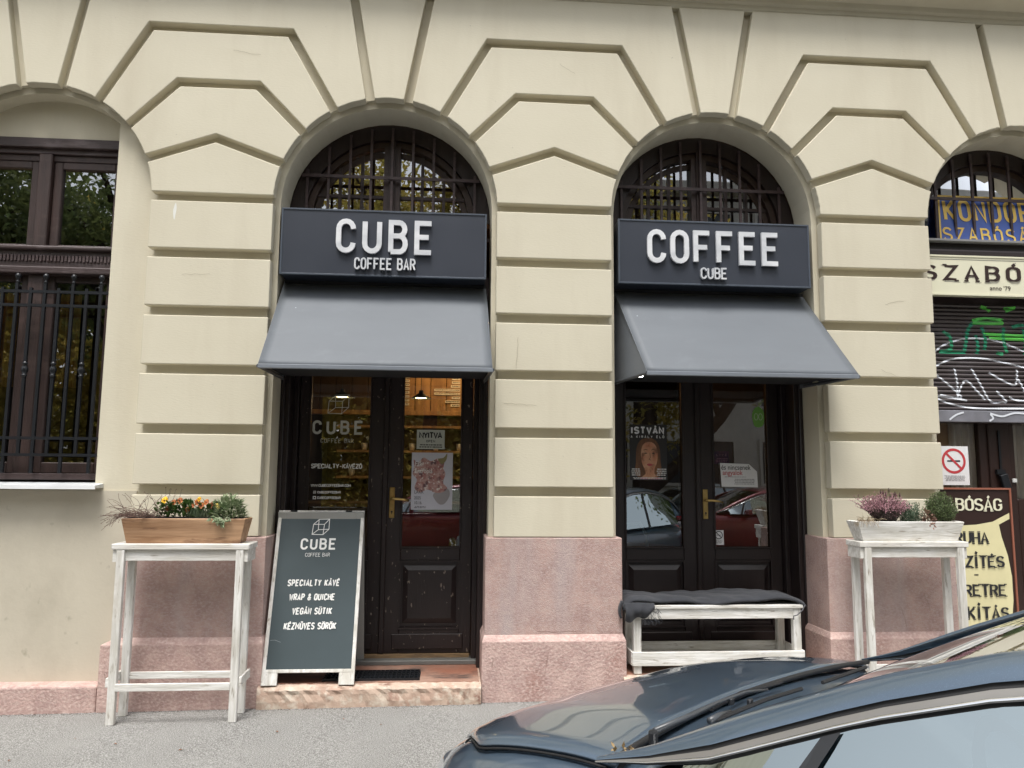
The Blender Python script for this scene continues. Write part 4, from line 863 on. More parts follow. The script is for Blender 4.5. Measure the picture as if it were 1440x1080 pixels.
# ------------------------------------------------------------------ plants
def leafq(mb, p, d, up, l, w_, fold=.3):
    d = d.normalized(); s_ = d.cross(up); s_ = s_.normalized() if s_.length > 1e-4 else Vector((1,0,0)); n = s_.cross(d)
    a = p; b = p+d*l*.5+s_*w_/2+n*w_*fold; c_ = p+d*l; e = p+d*l*.5-s_*w_/2+n*w_*fold; m_ = p+d*l*.5
    mb.add([a, b, c_, e, m_], [(0,1,4),(1,2,4),(4,2,3),(0,4,3)])
def rv(r): 
    z = r.uniform(-1, 1); t = r.uniform(0, 2*PI); q = math.sqrt(1-z*z); return Vector((q*math.cos(t), q*math.sin(t), z))
def plant(name, loc, label, cat='plant'): return empty(name, loc, label, cat)
def bush(t, c, rx, ry, rz, n, ll, lw, mat, rnd, up=.6, name='foliage', stems=14, smat=BARK, drop=0):
    mb = MB(); sm_ = MB(); c = Vector(c)
    for i in range(stems):
        a = 2*PI*i/stems+rnd.uniform(-.3,.3); q = rnd.uniform(.3,.95); e = c+Vector((rx*q*math.cos(a), ry*q*math.sin(a), rz*rnd.uniform(.4,.9))); sm_.tube([c+Vector((rx*.2*math.cos(a), ry*.2*math.sin(a), -.02)), (c+e)/2+Vector((0,0,.01)), e], [.0022,.0018,.001], 4)
    for i in range(n):
        u = rv(rnd); u.z = abs(u.z); r_ = rnd.uniform(.35, 1)**.6; p = c+Vector((u.x*rx*r_, u.y*ry*r_, u.z*rz*r_)); d = (Vector((u.x, u.y, up))+rv(rnd)*.55)
        leafq(mb, p, d, Vector((0,0,1)), ll*rnd.uniform(.6,1.3), lw*rnd.uniform(.7,1.2))
    for i in range(drop):
        x = c.x+rnd.gauss(-.02, rx*.22); z = c.z+.015-rnd.uniform(0, .06)*rnd.random(); leafq(mb, Vector((x, c.y-.088-rnd.uniform(0,.012), z)), Vector((rnd.uniform(-.8,.8), rnd.uniform(-.6,.1), rnd.uniform(-1,.2))), Vector((0,1,0)), ll*.8, lw)
    sm_.build('stems', smat, t, recalc=False); mb.build(name, mat, t, recalc=False, kind='stuff' if n > 120 else None)
r1 = random.Random(11)
# dry twiggy plant trailing over the left end
t = plant('dried_trailing_plant', (-1.86,-.2,1.11), 'dry brown tangle of thin twigs spilling over the left end of the brown planter')
tw = MB(); lf = MB()
for i in range(110):
    p = Vector((-1.85+r1.uniform(-.05,.14), -.21+r1.uniform(-.05,.05), 1.12)); d = Vector((r1.uniform(-1,.5), r1.uniform(-.6,.3), r1.uniform(.2,1))).normalized(); pts = [p.copy()]
    for k in range(8):
        d = (d+Vector((r1.uniform(-.4,.25), r1.uniform(-.3,.3), r1.uniform(-.55,.25)))).normalized(); p = p+d*.022; 
        if p.z < 1.14 and p.x > -1.93: p.z = 1.14
        pts.append(p.copy())
        if r1.random() < .5: leafq(lf, p, rv(r1), Vector((0,0,1)), .010, .006)
    tw.tube(pts, [.0011]*len(pts), 3)
tw.build('twigs', pm('dry_twig', (.16,.095,.075), (.09,.06,.05), scale=(30,30,30), rough=.9), t, recalc=False); lf.build('dry_leaves', leafmat('dry_leaf', (.22,.15,.11), (.16,.10,.09), .2, 20), t, recalc=False, kind='stuff')
t = plant('dry_seed_stalk', (-1.70,-.22,1.12), 'thin dry stalks rising above the pansies in the brown planter')
tw = MB(); lf = MB()
for i in range(5):
    x = -1.72+.022*i; pts = [Vector((x,-.21,1.12))]; 
    for k in range(5): pts.append(pts[-1]+Vector((r1.uniform(-.006,.01), 0, .036))); leafq(lf, pts[-1], rv(r1), Vector((0,0,1)), .012, .006)
    tw.tube(pts, .0008, 3)
tw.build('twigs', MATS['dry_twig'], t, recalc=False); lf.build('dry_leaves', MATS['dry_leaf'], t, recalc=False)
PANSYL = leafmat('pansy_leaf', (.035,.085,.018), (.07,.13,.03), .25, 30)
def petalflower(t, p, r, mat, cmat, face, name='flower'):
    fwd = Vector(face).normalized(); s_ = fwd.cross(Vector((0,0,1))).normalized(); u = s_.cross(fwd); mb = MB(); p = Vector(p)
    for k, (a, q) in enumerate(((90,1.0),(40,.9),(140,.9),(200,.85),(340,.85),(270,1.1))):
        a = math.radians(a); c_ = p+(s_*math.cos(a)+u*math.sin(a))*r*.55*q+fwd*.0006*k; vs = [c_+(s_*math.cos(b)+u*math.sin(b))*r*.52*q+fwd*(.003*math.cos(b*2+k)) for b in [2*PI*j/8 for j in range(8)]]
        mb.add(vs+[c_-fwd*.002], [(j, (j+1) % 8, 8) for j in range(8)])
    f = mb.build(name, mat, t, recalc=False); m2 = MB(); m2.lathe([(0,-.004),(r*.2,-.003),(r*.2,0),(0,.003)], (p.x, p.y-.004, p.z), 6, 'y'); m2.build('flower_eye', cmat, f, recalc=False)
YF = pm('yellow_petal', (.80,.52,.02), (.72,.40,.02), scale=(40,40,40), rough=.6); OF = pm('orange_petal', (.55,.20,.05), (.38,.11,.05), scale=(60,60,60), rough=.6); EYE = pm('dark_petal_eye', (.10,.02,.01)); PF = pm('pale_yellow_petal', (.75,.60,.18), (.6,.45,.1), scale=(60,60,60))
for (x, w_, lab, fl) in ((-1.63, .10, 'green pansy with one bright yellow bloom beside the dry twigs', [(-1.688,1.232,.024,YF),(-1.675,1.185,.014,OF),(-1.64,1.222,.016,OF),(-1.60,1.232,.018,OF),(-1.585,1.205,.015,OF)]),
                         (-1.49, .10, 'orange flowering pansies in the middle of the brown planter', [(-1.535,1.20,.018,OF),(-1.50,1.225,.020,OF),(-1.47,1.205,.018,OF),(-1.485,1.242,.014,YF),(-1.445,1.225,.018,OF),(-1.43,1.20,.017,OF),(-1.55,1.18,.016,OF),(-1.41,1.215,.014,OF),(-1.385,1.205,.014,PF),(-1.375,1.192,.012,PF)])):
    t = plant('pansy', (x,-.2,1.11), lab, 'flower'); mb = MB()
    for i in range(170 if x < -1.6 else 110):
        p = Vector((x+r1.uniform(-w_,w_), -.20+r1.uniform(-.055,.055), 1.130+r1.uniform(0,.085))); leafq(mb, p, Vector((r1.uniform(-1,1), r1.uniform(-1.2,.3), r1.uniform(.1,1))), Vector((0,0,1)), r1.uniform(.030,.048), r1.uniform(.020,.030), .15)
    mb.build('leaves', PANSYL, t, recalc=False, kind='stuff')
    for (fx, fz, fr_, fm) in fl: petalflower(t, (fx, -.255+r1.uniform(0,.04), fz), fr_, fm, EYE, (r1.uniform(-.3,.3), -1, r1.uniform(0,.5)))
t = plant('grassy_herb', (-1.47,-.2,1.11), 'short blue green needle leaved herb in front of the orange pansies'); mb = MB()
for i in range(260):
    p = Vector((-1.47+r1.uniform(-.09,.09), -.235+r1.uniform(-.02,.03), 1.118)); d = Vector((r1.uniform(-.5,.5), r1.uniform(-.5,.3), 1)); leafq(mb, p+d*.01, d, Vector((0,1,0)), r1.uniform(.04,.075), .006)
mb.build('leaves', leafmat('blue_green_needle', (.13,.17,.10), (.07,.12,.06), .2, 20), t, recalc=False, kind='stuff')
t = plant('variegated_herb', (-1.33,-.2,1.11), 'pale variegated sage like herb at the right end of the brown planter')
bush(t, (-1.325,-.205,1.125), .100, .085, .135, 620, .040, .014, leafmat('variegated_leaf', (.34,.38,.24), (.15,.22,.10), .25, 28), r1, .5, 'leaves', 16, PANSYL, 40)
# right planter
t = plant('heather', (2.76,-.21,1.11), 'big pink and mauve heather at the left end of the white planter', 'plant')
HP = leafmat('heather_pink', (.52,.27,.32), (.36,.20,.21), .2, 30); st_ = MB(); fl_ = MB(); nd = MB()
for i in range(300):
    a = r1.uniform(0, 2*PI); sp = r1.uniform(0, 1)**.7; base = Vector((2.755+.10*sp*math.cos(a)*.6, -.21+.05*sp*math.sin(a), 1.115)); hgt = r1.uniform(.11,.20)*(1.05-.35*sp)
    tip = base+Vector((.095*sp*math.cos(a)*1.2-(.10 if r1.random() < .12 else 0), .05*sp*math.sin(a), hgt)); mid = (base+tip)/2+Vector((0,0,.02)); st_.tube([base, mid, tip], [.0014,.0012,.0008], 3)
    for k in range(13):
        u = .25+.75*k/12; p = base.lerp(mid, u*2) if u < .5 else mid.lerp(tip, u*2-1); leafq(fl_ if k > 3 else nd, p+rv(r1)*.003, rv(r1)+Vector((0,0,.5)), Vector((0,1,0)), .0115, .007)
for i in range(9):
    x = 2.76+r1.uniform(-.04,.10); p = Vector((x,-.22,1.22)); tip = p+Vector((r1.uniform(-.01,.015),0,r1.uniform(.06,.115))); st_.tube([p, tip], .0013, 3); nd.tube([tip-Vector((0,0,.022)), tip-Vector((0,0,.01)), tip+Vector((0,0,.008))], [.002,.006,.002], 5)
st_.build('stems', BARK, t, recalc=False); fl_.build('florets', HP, t, recalc=False, kind='stuff'); nd.build('dark_tips', leafmat('heather_dark', (.12,.05,.06), (.07,.06,.04), .1, 20), t, recalc=False, kind='stuff')
t = plant('dry_trailing_grass', (2.62,-.24,1.12), 'straw coloured dry tuft trailing over the left edge of the white planter'); mb = MB()
for i in range(90):
    p = Vector((2.60+r1.uniform(-.05,.07), -.27+r1.uniform(-.02,.04), 1.125)); d = Vector((r1.uniform(-1,.4), r1.uniform(-.8,.1), r1.uniform(-.2,.8))).normalized(); pts = [p.copy()]
    for k in range(4):
        p = p+d*.014; d.z -= .45; d.normalize(); pts.append(p.copy())
    mb.tube(pts, .0011, 3)
mb.build('blades', leafmat('straw_blade', (.42,.34,.22), (.30,.22,.14), .2, 30), t, recalc=False, kind='stuff')
t = plant('rosemary', (2.93,-.2,1.11), 'short grey green rosemary in the middle of the white planter'); mb = MB()
for i in range(90):
    b_ = Vector((2.925+r1.uniform(-.05,.05), -.205+r1.uniform(-.04,.04), 1.115)); tip = b_+Vector((r1.uniform(-.03,.03), r1.uniform(-.02,.02), r1.uniform(.06,.135)))
    for k in range(14): leafq(mb, b_.lerp(tip, k/14), rv(r1)+Vector((0,0,1.0)), Vector((0,1,0)), .018, .004)
mb.build('leaves', leafmat('rosemary_leaf', (.10,.15,.09), (.06,.10,.055), .2, 30), t, recalc=False, kind='stuff')
t = plant('wilted_succulent', (3.02,-.22,1.11), 'low wilted reddish plant between the rosemary and the green bush')
bush(t, (3.02,-.225,1.115), .055, .045, .085, 150, .026, .013, leafmat('wilted_red_leaf', (.30,.16,.13), (.20,.14,.09), .2, 30), r1, .3, 'leaves', 8, BARK, 10)
t = plant('thyme_bush', (3.13,-.2,1.11), 'bushy bright green herb at the right end of the white planter')
mb = MB(); sm_ = MB()
for i in range(260):
    a = r1.uniform(0, 2*PI); q = r1.uniform(0,1)**.6; b_ = Vector((3.13+.045*q*math.cos(a), -.205+.03*q*math.sin(a), 1.11)); tip = Vector((3.13+.115*q*math.cos(a), -.205+.06*q*math.sin(a), 1.115+.20*math.sqrt(max(.12, 1-q*q*.85))*r1.uniform(.75,1.02)))
    sm_.tube([b_, tip], .0009, 3)
    for k in range(16): leafq(mb, b_.lerp(tip, .15+.85*k/15), rv(r1)+Vector((0,0,.6)), Vector((0,1,0)), .016, .0045)
sm_.build('stems', BARK, t, recalc=False); mb.build('leaves', leafmat('thyme_leaf', (.15,.20,.07), (.08,.13,.04), .25, 30), t, recalc=False, kind='stuff')

# ------------------------------------------------------------------ sandwich board
AB = empty('sandwich_board', (-.85, .1, .12), 'slate blue sandwich board with white frame listing coffee bar items on the left door step', 'sign')
th = math.radians(16.7); Ma = Matrix.Translation((0, -.055, .122)) @ Matrix.Rotation(-th, 4, 'X'); L_ = 1.078
X0, X1 = -1.130, -.573
m = MB(); m.box(X0, X0+.022, 0, .022, .0, L_); m.box(X1-.022, X1, 0, .022, 0, L_); m.box(X0+.022, X1-.022, 0, .022, L_-.026, L_); m.box(X0+.022, X1-.022, 0, .022, .072, .092); m.build('white_frame', WWV, AB, M=Ma, bevel=.002)
for x in (X0+.022, X1-.078-.022+.012): m = MB(); m.box(x if x < -1 else X1-.094, (x+.072) if x < -1 else X1-.022, .001, .021, 0, .072); m.build('foot', WWV, AB, M=Ma, bevel=.002)
m = MB(); m.box(X0+.022, X1-.022, .004, .016, .092, L_-.026); bp = m.build('board_panel', BOARD, AB, M=Ma)
Mt = Ma
LT = lambda mb, nm: mb.build(nm, WHITEL, AB, M=Mt, recalc=False)
LT(cube_logo(-.905, -.795, .915, 1.022, .0045, .0030), 'cube_symbol')
text('CUBE', -.970, -.742, .820, .074, .0125, y=.0030, cw=.47, each=lambda m_: LT(m_, 'letter'))
LT(text('COFFEE BAR', -.935, -.778, .775, .024, .0022, y=.0030, cw=.5), 'lettering')
for s_, a, b_, z in (('SPECIALTY KÁVÉ', -1.030, -.702, .588), ('WRAP & QUICHE', -1.012, -.726, .500), ('VEGÁN SÜTIK', -.986, -.738, .414), ('KÉZMŰVES SÖRÖK', -1.028, -.705, .324)):
    LT(text(s_, a, b_, z, .043, .0078, y=.0030, cw=.34, slant=.08), 'lettering')
m = MB(); ribbon(m, [(-1.10,.262),(-1.07,.263),(-1.035,.250)], .0018, .0032, 0); m.build('chalk_scratch', pm('chalk_mark', (.3,.33,.34)), AB, M=Mt, recalc=False)
Mr = Matrix.Translation((0, .50, .122)) @ Matrix.Rotation(math.radians(13.5), 4, 'X')
m = MB(); m.box(X0, X0+.05, -.022, 0, 0, 1.055); m.box(X1-.05, X1, -.022, 0, 0, 1.055); m.box(X0+.05, X1-.05, -.022, 0, 1.0, 1.055); m.build('rear_frame', GREYB, AB, M=Mr, bevel=.002)
m = MB(); m.box(X0+.05, X1-.05, -.016, -.006, .08, 1.0); m.build('rear_panel', GREYB, AB, M=Mr)
for x in (X0+.08, X1-.12): BOX('hinge', IRON, AB, x, x+.04, .235, .275, 1.148, 1.156)

# ------------------------------------------------------------------ bench and blanket
BE = empty('bench', (1.72, .13, .15), 'low whitewashed bench with a box shelf in front of the right coffee bar door', 'bench')
bx0, bx1, by0, by1, zf = 1.170, 2.272, -.01, .29, .153
BOX('seat_plank', WWH, BE, bx0-.005, bx1+.012, by0-.012, .135, .555, .578, bevel=.003); BOX('seat_plank', WWH, BE, bx0-.005, bx1+.012, .145, by1+.012, .555, .578, bevel=.003)
for y in (by0, by1-.02): BOX('apron', WWH, BE, bx0+.05, bx1-.05, y, y+.018, .490, .5545, bevel=.002)
for x in (bx0, bx1-.018): BOX('apron', WWH, BE, x, x+.018, by0+.05, by1-.05, .490, .5545, bevel=.002)
for x in (bx0, bx1-.050):
    for y in (by0, by1-.045): BOX('leg', WWV, BE, x, x+.05, y, y+.045, zf, .5546, bevel=.003)
for y in (by0-.016, by1-.004): BOX('shelf_board', WWH, BE, bx0-.012, bx1+.012, y, y+.015, .205, .290, bevel=.002)
for x in (bx0-.016, bx1+.001): BOX('shelf_board', WWH, BE, x, x+.015, by0, by1-.004, .205, .290, bevel=.002)
BOX('shelf_bottom', WWH, BE, bx0+.002, bx1, by0+.001, by1-.005, .222, .236)
bl = MB(); r2 = random.Random(5)
def bfn(u, v):
    x = 1.105+(2.300-1.105)*u; y = -.018+.345*v
    z = .583+.024+.008*math.sin(u*9+v*3)+.006*math.sin(u*23+v*7)+.014*math.exp(-((u-.78)/.12)**2)
    e = min(v, 1-v)
    if e < .16: z -= .022*(1-(e/.16))**1.6
    if u > .93: z -= .03*((u-.93)/.07)**2
    if u < .05: z -= .055*((.05-u)/.05)
    z += .004*math.sin(u*57+v*9)*math.sin(v*13)
    return (x, y + (.004*math.sin(u*31) if v < .1 else 0), z)
bl.grid(bfn, 90, 24)
BL = empty('blanket', (1.70, .14, .58), 'charcoal fleece blanket folded along the bench with a fringed corner hanging down', 'blanket')
bl.build('folded_blanket', CLOTH, BL, smooth=True, solid=.018, recalc=False, sub=1)
hg = MB()
def hfn(u, v):
    x = 1.105+.19*u+.012*v*math.sin(u*6); z = .598-.110*v*(1-.40*u**2)-.012*math.sin(u*11)*v; y = -.040-.030*math.sin(v*PI)-.012*math.sin(u*17)*v-.01*math.cos(u*7)
    return (x, y, z)
hg.grid(hfn, 36, 18); hg.build('hanging_corner', CLOTH, BL, smooth=True, solid=.012, recalc=False)
hf2 = MB().grid(lambda u, v: (1.100-.018*math.sin(v*2.6), -.045+.30*u, .605-.10*v*(1-.5*u)), 20, 10); hf2.build('hanging_end', CLOTH, BL, smooth=True, solid=.012, recalc=False)
frg = MB()
for i in range(34):
    x = 1.255+r2.uniform(0,.075); z = .57-r2.uniform(0,.085); frg.tube([(x,-.045,z), (x+r2.uniform(-.006,.016),-.055,z-.012), (x+r2.uniform(-.01,.024),-.05,z-.028)], .0016, 3)
for i in range(20):
    x = 1.235+r2.uniform(-.02,.03); frg.tube([(x,-.05,.50),(x+.004,-.05,.485),(x+r2.uniform(-.01,.01),-.05,.462)], .0015, 3)
frg.build('fringe', CLOTH, BL, recalc=False, kind='stuff')
cb = MB(); cb.tube([(2.292,-.028,.575),(2.275,-.03,.545),(2.24,-.03,.515),(2.215,-.03,.508),(2.213,-.03,.485)], .004, 6); cb.build('tie_cord', pm('grey_cord', (.12,.12,.13), rough=.9), BL, recalc=False)

# ================================================================== INTERIOR OF THE COFFEE BAR
def pendant(x, y, z, label, on=True):
    t = empty('pendant_lamp', (x, y, z), label, 'lamp', 'pendant lamps in the coffee bar')
    MB().lathe([(.018,.075),(.022,.05),(.030,.045),(.085,.008),(.092,0),(.088,.0005),(.030,.038)], (x, y, z), 24).build('lamp_shade', pm('dark_enamel_shade', (.03,.035,.03), rough=.35), t, smooth=True)
    MB().lathe([(0,.012),(.05,.010),(.074,.004),(.05,.0),(0,-.002)], (x, y, z+.008), 20).build('bulb', emit('warm_bulb', (1,.78,.48), 9), t, smooth=True)
    MB().tube([(x, y, z+.07), (x, y, 3.9)], .003, 5).build('cord', IRON, t)
    l = bpy.data.lights.new('pendant_light', 'POINT'); l.energy = 2.2; l.color = (1,.70,.38); l.shadow_soft_size = .05; lo = bpy.data.objects.new('pendant_light', l); COL.objects.link(lo); lo.location = (0,0,-.03); lo.parent = t
pendant(-.289, 2.0, 2.075, 'lit pendant lamp seen through the right glass of the left door')
pendant(-.95, 1.7, 2.045, 'lit pendant lamp seen behind the CUBE window lettering')
MBW = empty('menu_wall', (-.1, 3.4, 2.0), 'orange lit timber menu wall with small white price strips', 'menu')
for i in range(17): BOX('plank', PANEL_IN if i > 4 else DARKW, MBW, -1.6+i*.17, -1.6+i*.17+.163, 3.42, 3.45, 2.08, 2.95, bevel=.003)
BOX('rail', PANEL_IN, MBW, -1.6, 1.3, 3.39, 3.46, 2.03, 2.08, bevel=.004)
rs = random.Random(4); STR = pm('price_strip_card', (.72,.66,.56), rough=.7)
for (xa, xb, za, n) in ((-.545, -.475, 2.14, 8), (-.135, .075, 2.13, 9)):
    for i in range(n):
        z = za+i*.042; a = xa if xa < -.4 else xb-rs.choice((.09,.10,.16,.28,.30)); s_ = BOX('price_strip', STR, MBW, a, xb, 3.412, 3.4185, z, z+.026)
        tiny_lines(MB(), a+.006, xb-.006, z+.007, z+.024, 1, 3.4105, i).build('lettering', INK, s_, recalc=False)
wl = empty('wall_washer_lamp', (-.15, 2.9, 2.98), 'warm strip lamp washing the timber menu wall', 'lamp')
BOX('lamp_body', IRON, wl, -.5, .9, 2.88, 2.94, 2.97, 3.0); BOX('lamp_strip', emit('warm_strip', (1,.66,.3), 6), wl, -.45, .85, 2.885, 2.935, 2.962, 2.9695)
la = bpy.data.lights.new('wall_washer_light', 'AREA'); la.energy = 9; la.color = (1,.62,.28); la.shape = 'RECTANGLE'; la.size = .9; la.size_y = .06; lo = bpy.data.objects.new('wall_washer_light', la); COL.objects.link(lo)
lo.location = (.3,0,-.03); lo.rotation_euler = (math.radians(38), 0, 0); lo.parent = wl
ct = empty('bar_counter', (-.4, 2.6, .1), 'dark timber counter inside the coffee bar', 'counter'); BOX('counter_front', DARKW, ct, -1.4, 1.0, 2.6, 2.66, .1, 1.08); BOX('counter_top', DARKW, ct, -1.45, 1.05, 2.52, 3.1, 1.08, 1.12, bevel=.004)
sh = empty('back_shelf', (-.2, 3.5, 1.2), 'wooden back shelf with cups and jars inside the coffee bar', 'shelf')
for z in (1.35, 1.62, 1.88): BOX('shelf_plank', PANEL_IN, sh, -1.2, .9, 3.2, 3.46, z, z+.025)
BOX('shelf_back', DARKW, sh, -1.25, .95, 3.46, 3.48, 1.1, 2.0)
CUPS = pm('pale_ceramic', (.6,.58,.54), rough=.3)
for i in range(16):
    z = (1.376, 1.646)[i % 2]; x = -1.05+.125*i; c_ = MB().lathe([(0,0),(.022,0),(.032,.03),(.034,.075),(.031,.075),(.026,.02),(0,.012)], (0, 0, 0), 12).build('cup', CUPS, None, smooth=True); c_.location = (x, 3.28, z)
    tag(c_, 'pale ceramic cup on the back shelf inside the coffee bar', 'cup', 'cups on the back shelf')
tbm = empty('cafe_table', (1.45, 1.1, .1), 'small dark cafe table inside the right shop door', 'table')
MB().lathe([(0,0),(.30,0),(.30,.02),(0,.02)], (1.45,1.25,.82), 24).build('tabletop', DARKW, tbm); MB().tube([(1.45,1.25,.12),(1.45,1.25,.82)], .03, 10).build('table_post', IRON, tbm); MB().lathe([(0,0),(.22,0),(.20,.02),(0,.03)], (1.45,1.25,.10), 20).build('table_foot', IRON, tbm)
ch = empty('cafe_chair', (1.50, .92, .1), 'grey metal cafe chair behind the left glass of the right door', 'chair'); GRM = pm('grey_chair_metal', (.28,.31,.33), rough=.35)
MB().tube([(1.33,1.02,.55),(1.33,1.04,.93),(1.38,1.05,1.02),(1.48,1.05,1.03),(1.53,1.04,.93),(1.53,1.02,.55)], .012, 8).build('chair_back', GRM, ch, smooth=True)
BOX('seat', GRM, ch, 1.30, 1.56, .74, 1.04, .53, .55, bevel=.006)
for x in (1.31, 1.53):
    for y in (.76, 1.02): MB().tube([(x, y, .10), (x, y, .53)], .011, 8).build('leg', GRM, ch)

# ================================================================== CARS
GAPSH = pm('panel_gap_shade', (.006,.006,.007), rough=.8)  # colour holds the shade of the bonnet shut lines, drawn as dark tubes
def car(name, loc, ang, paint, label, near=False, group=None):
    t = empty(name, loc, label, 'car', group, rotz=ang)
    US = [1.07,1.055,1.02,.97,.90,.80,.70,.60,.45,.30,.15,.03,-.10,-.4,-.9,-1.4,-1.9,-2.3,-2.6,-2.8,-2.9,-2.94]
    def zc(u):
        if u < -.05: return zc0(u)
        return sum(zc0(u+d*.028)*w_ for d, w_ in ((-4,.04),(-3,.08),(-2,.12),(-1,.16),(0,.20),(1,.16),(2,.12),(3,.08),(4,.04))) if u < .97 else zc0(u)
    def wd(u):
        return sum(wd0(u+d*.028)*w_ for d, w_ in ((-4,.04),(-3,.08),(-2,.12),(-1,.16),(0,.20),(1,.16),(2,.12),(3,.08),(4,.04))) if u < .97 else wd0(u)
    def zc0(u):
        ks = [(-3.0,.80),(-2.9,.86),(-2.7,.90),(-2.3,.915),(-.2,.915),(-.1,.90),(.03,.910),(.15,.898),(.30,.876),(.45,.845),(.60,.800),(.70,.758),(.80,.705),(.90,.635),(.97,.575),(1.02,.52),(1.055,.46),(1.07,.42)]
        for (a, za), (b, zb) in zip(ks, ks[1:]):
            if a <= u <= b: return za+(zb-za)*(u-a)/(b-a)
        return ks[-1][1]
    def wd0(u):
        ks = [(-3.0,.62),(-2.9,.72),(-2.6,.78),(-2.0,.81),(-.1,.81),(.30,.80),(.45,.775),(.60,.71),(.70,.63),(.80,.535),(.90,.43),(.97,.34),(1.02,.26),(1.055,.18),(1.07,.12)]
        for (a, za), (b, zb) in zip(ks, ks[1:]):
            if a <= u <= b: return za+(zb-za)*(u-a)/(b-a)
        return ks[-1][1]
    SEC = [(0,0),(.25,-.002),(.5,-.009),(.70,-.022),(.82,-.034),(.89,-.050),(.945,-.082),(.985,-.14),(1.0,-.22),(1.0,-.34),(.99,-.50),(.97,-.62),(.90,-.70)]
    def sec(u, mirror):
        out = []
        for a, dz_ in SEC:
            z = zc(u)+dz_; out.append((u, (1 if mirror else -1)*a*wd(u), max(.16, z)))
        return out
    mb = MB(); rows = []
    for u in US: r_ = sec(u, False)[::-1]+sec(u, True)[1:]; rows.append(r_)
    nn = len(rows[0])
    for r_ in rows: mb.v += r_
    for i in range(len(rows)-1):
        for j in range(nn-1): a = i*nn+j; mb.f.append((a, a+1, a+nn+1, a+nn))
    mb.f.append(tuple(range(nn))); mb.f.append(tuple(range((len(rows)-1)*nn, len(rows)*nn)))
    # cabin hole is covered by the greenhouse; bonnet as its own panel
    mb.build('car_body', paint, t, smooth=True, local=True, sub=1)
    def ucowl(v): return .055*(1-(v/.66)**2)-.012
    def hood(u_, v_):
        uf = 1.01; u0 = ucowl(-.67+1.34*v_); u = u0+(uf-u0)*u_; lim = min(.67, (.905 if u < .35 else .905-.13*min(1, (u-.35)/.3))*wd(u)); v = (-1+2*v_)*lim; a = min(1, abs(v)/wd(u))
        dz_ = -.040*a**2.2-.05*max(0, (a-.8)/.2)**2
        crease = .006*math.exp(-((abs(v)-.42+.10*u)/.09)**2); edge = -.010 if abs(v) > lim*.985 else 0
        return (u, v, zc(u)+dz_+.010+crease+edge)
    for vv in (0.0, 1.0):
        gp = [Vector(hood(.02+.96*i/24, vv)) for i in range(25)]; MB().tube([g_+Vector((0, .004 if vv else -.004, -.004)) for g_ in gp], .0035, 5).build('bonnet_gap', GAPSH, t, local=True, smooth=True)
    MB().grid(hood, 40, 40).build('bonnet', paint, t, smooth=True, local=True, recalc=False, solid=.008)
    BLK = pm('car_black_plastic', (.018,.020,.024), (.013,.014,.017), scale=(8,8,8), rough=.42); RUB = pm('car_rubber', (.010,.010,.011), rough=.6)
    def ug(v): return -.115+.085*(abs(v)/.66)**2.2 if False else -.115+.060*(v/.66)**2
    # greenhouse
    RK = [(.10,.70,.880),(.0,.685,.905),(-.12,.66,.955),(-.34,.635,1.065),(-.57,.615,1.170),(-.79,.598,1.250),(-1.05,.585,1.305),(-1.4,.575,1.345),(-1.8,.572,1.352),(-2.2,.58,1.315),(-2.55,.60,1.22),(-2.8,.64,1.05),(-2.92,.68,.93)]
    def rk(u):
        for (a, la_, za), (b, lb_, zb) in zip(RK, RK[1:]):
            if b <= u <= a: f = (u-a)/(b-a); return la_+(lb_-la_)*f, za+(zb-za)*f
        return RK[-1][1:]
    def wsurf(u_, v_):      # windscreen
        v = -1+2*v_; ub = ug(v*.64); ut = -.86+.06*(1-v*v); u = ub+(ut-ub)*u_; L, z = rk(ub+( -.86-ub)*u_); zb = .905
        zz = zb+(1.272-zb)*(u_**.93) + .022*(1-v*v)*(1-u_*.3)*math.sin(PI*min(1, u_+.35)/1.0*.5); return (u, v*(.655+(.600-.655)*u_), zz-.012*v*v)
    WG = glass('car_windscreen', tint=(.50,.56,.54), base=.10, mult=2.2)
    SG = glass('car_side_glass', tint=(.20,.25,.26), base=.36, mult=1.5); SG.node_tree.nodes['Glossy BSDF'].inputs[0].default_value = (.86,.98,1,1)
    MB().grid(wsurf, 20, 28).build('windscreen', WG, t, smooth=True, local=True, recalc=False)
    m = MB(); m.grid(lambda u_, v_: Vector(wsurf(u_*.10, v_))+Vector((0,0,-.003)), 3, 28); m.build('windscreen_band', RUB, t, local=True, recalc=False)
    def tray(u_, v_):
        v = -.66+1.32*v_; a = ucowl(v)+.012; b = ug(v)-.02; u = a+(b-a)*u_; return (u, v, .898-.022*math.sin(PI*u_)+(.006*math.sin(v*40) if .3 < u_ < .6 else 0) - .02*(abs(v)/.66)**4)
    MB().grid(tray, 8, 60).build('cowl_tray', BLK, t, smooth=True, local=True, recalc=False)
    m = MB(); m.tube([(ucowl(v)-.006, v, .915-.012*(abs(v)/.66)**3) for v in [-.655+1.31*i/30 for i in range(31)]], .008, 6); m.build('bonnet_seal', RUB, t, local=True, smooth=True)
    us = [.02, -.06]+[-.12-.08*i for i in range(36)]
    for s in (1, -1):
        def strip(nm, mat, prof, us_=us, sm=True):
            mb = MB(); n = len(prof)
            for u in us_:
                L, z = rk(u); k = min(1, max(.15, (.05-u)/.35))
                for dl, dz_ in prof: mb.v.append((u, s*(L+dl*k), z+dz_*k))
            for i in range(len(us_)-1):
                for j in range(n-1): a = i*n+j; mb.f.append((a, a+1, a+n+1, a+n))
            return mb.build(nm, mat, t, smooth=sm, local=True, recalc=False)
        strip('roof_rail', paint, [(-.008,-.004),(.0,.004),(.016,.004),(.034,-.003),(.050,-.014),(.060,-.027),(.063,-.034)])
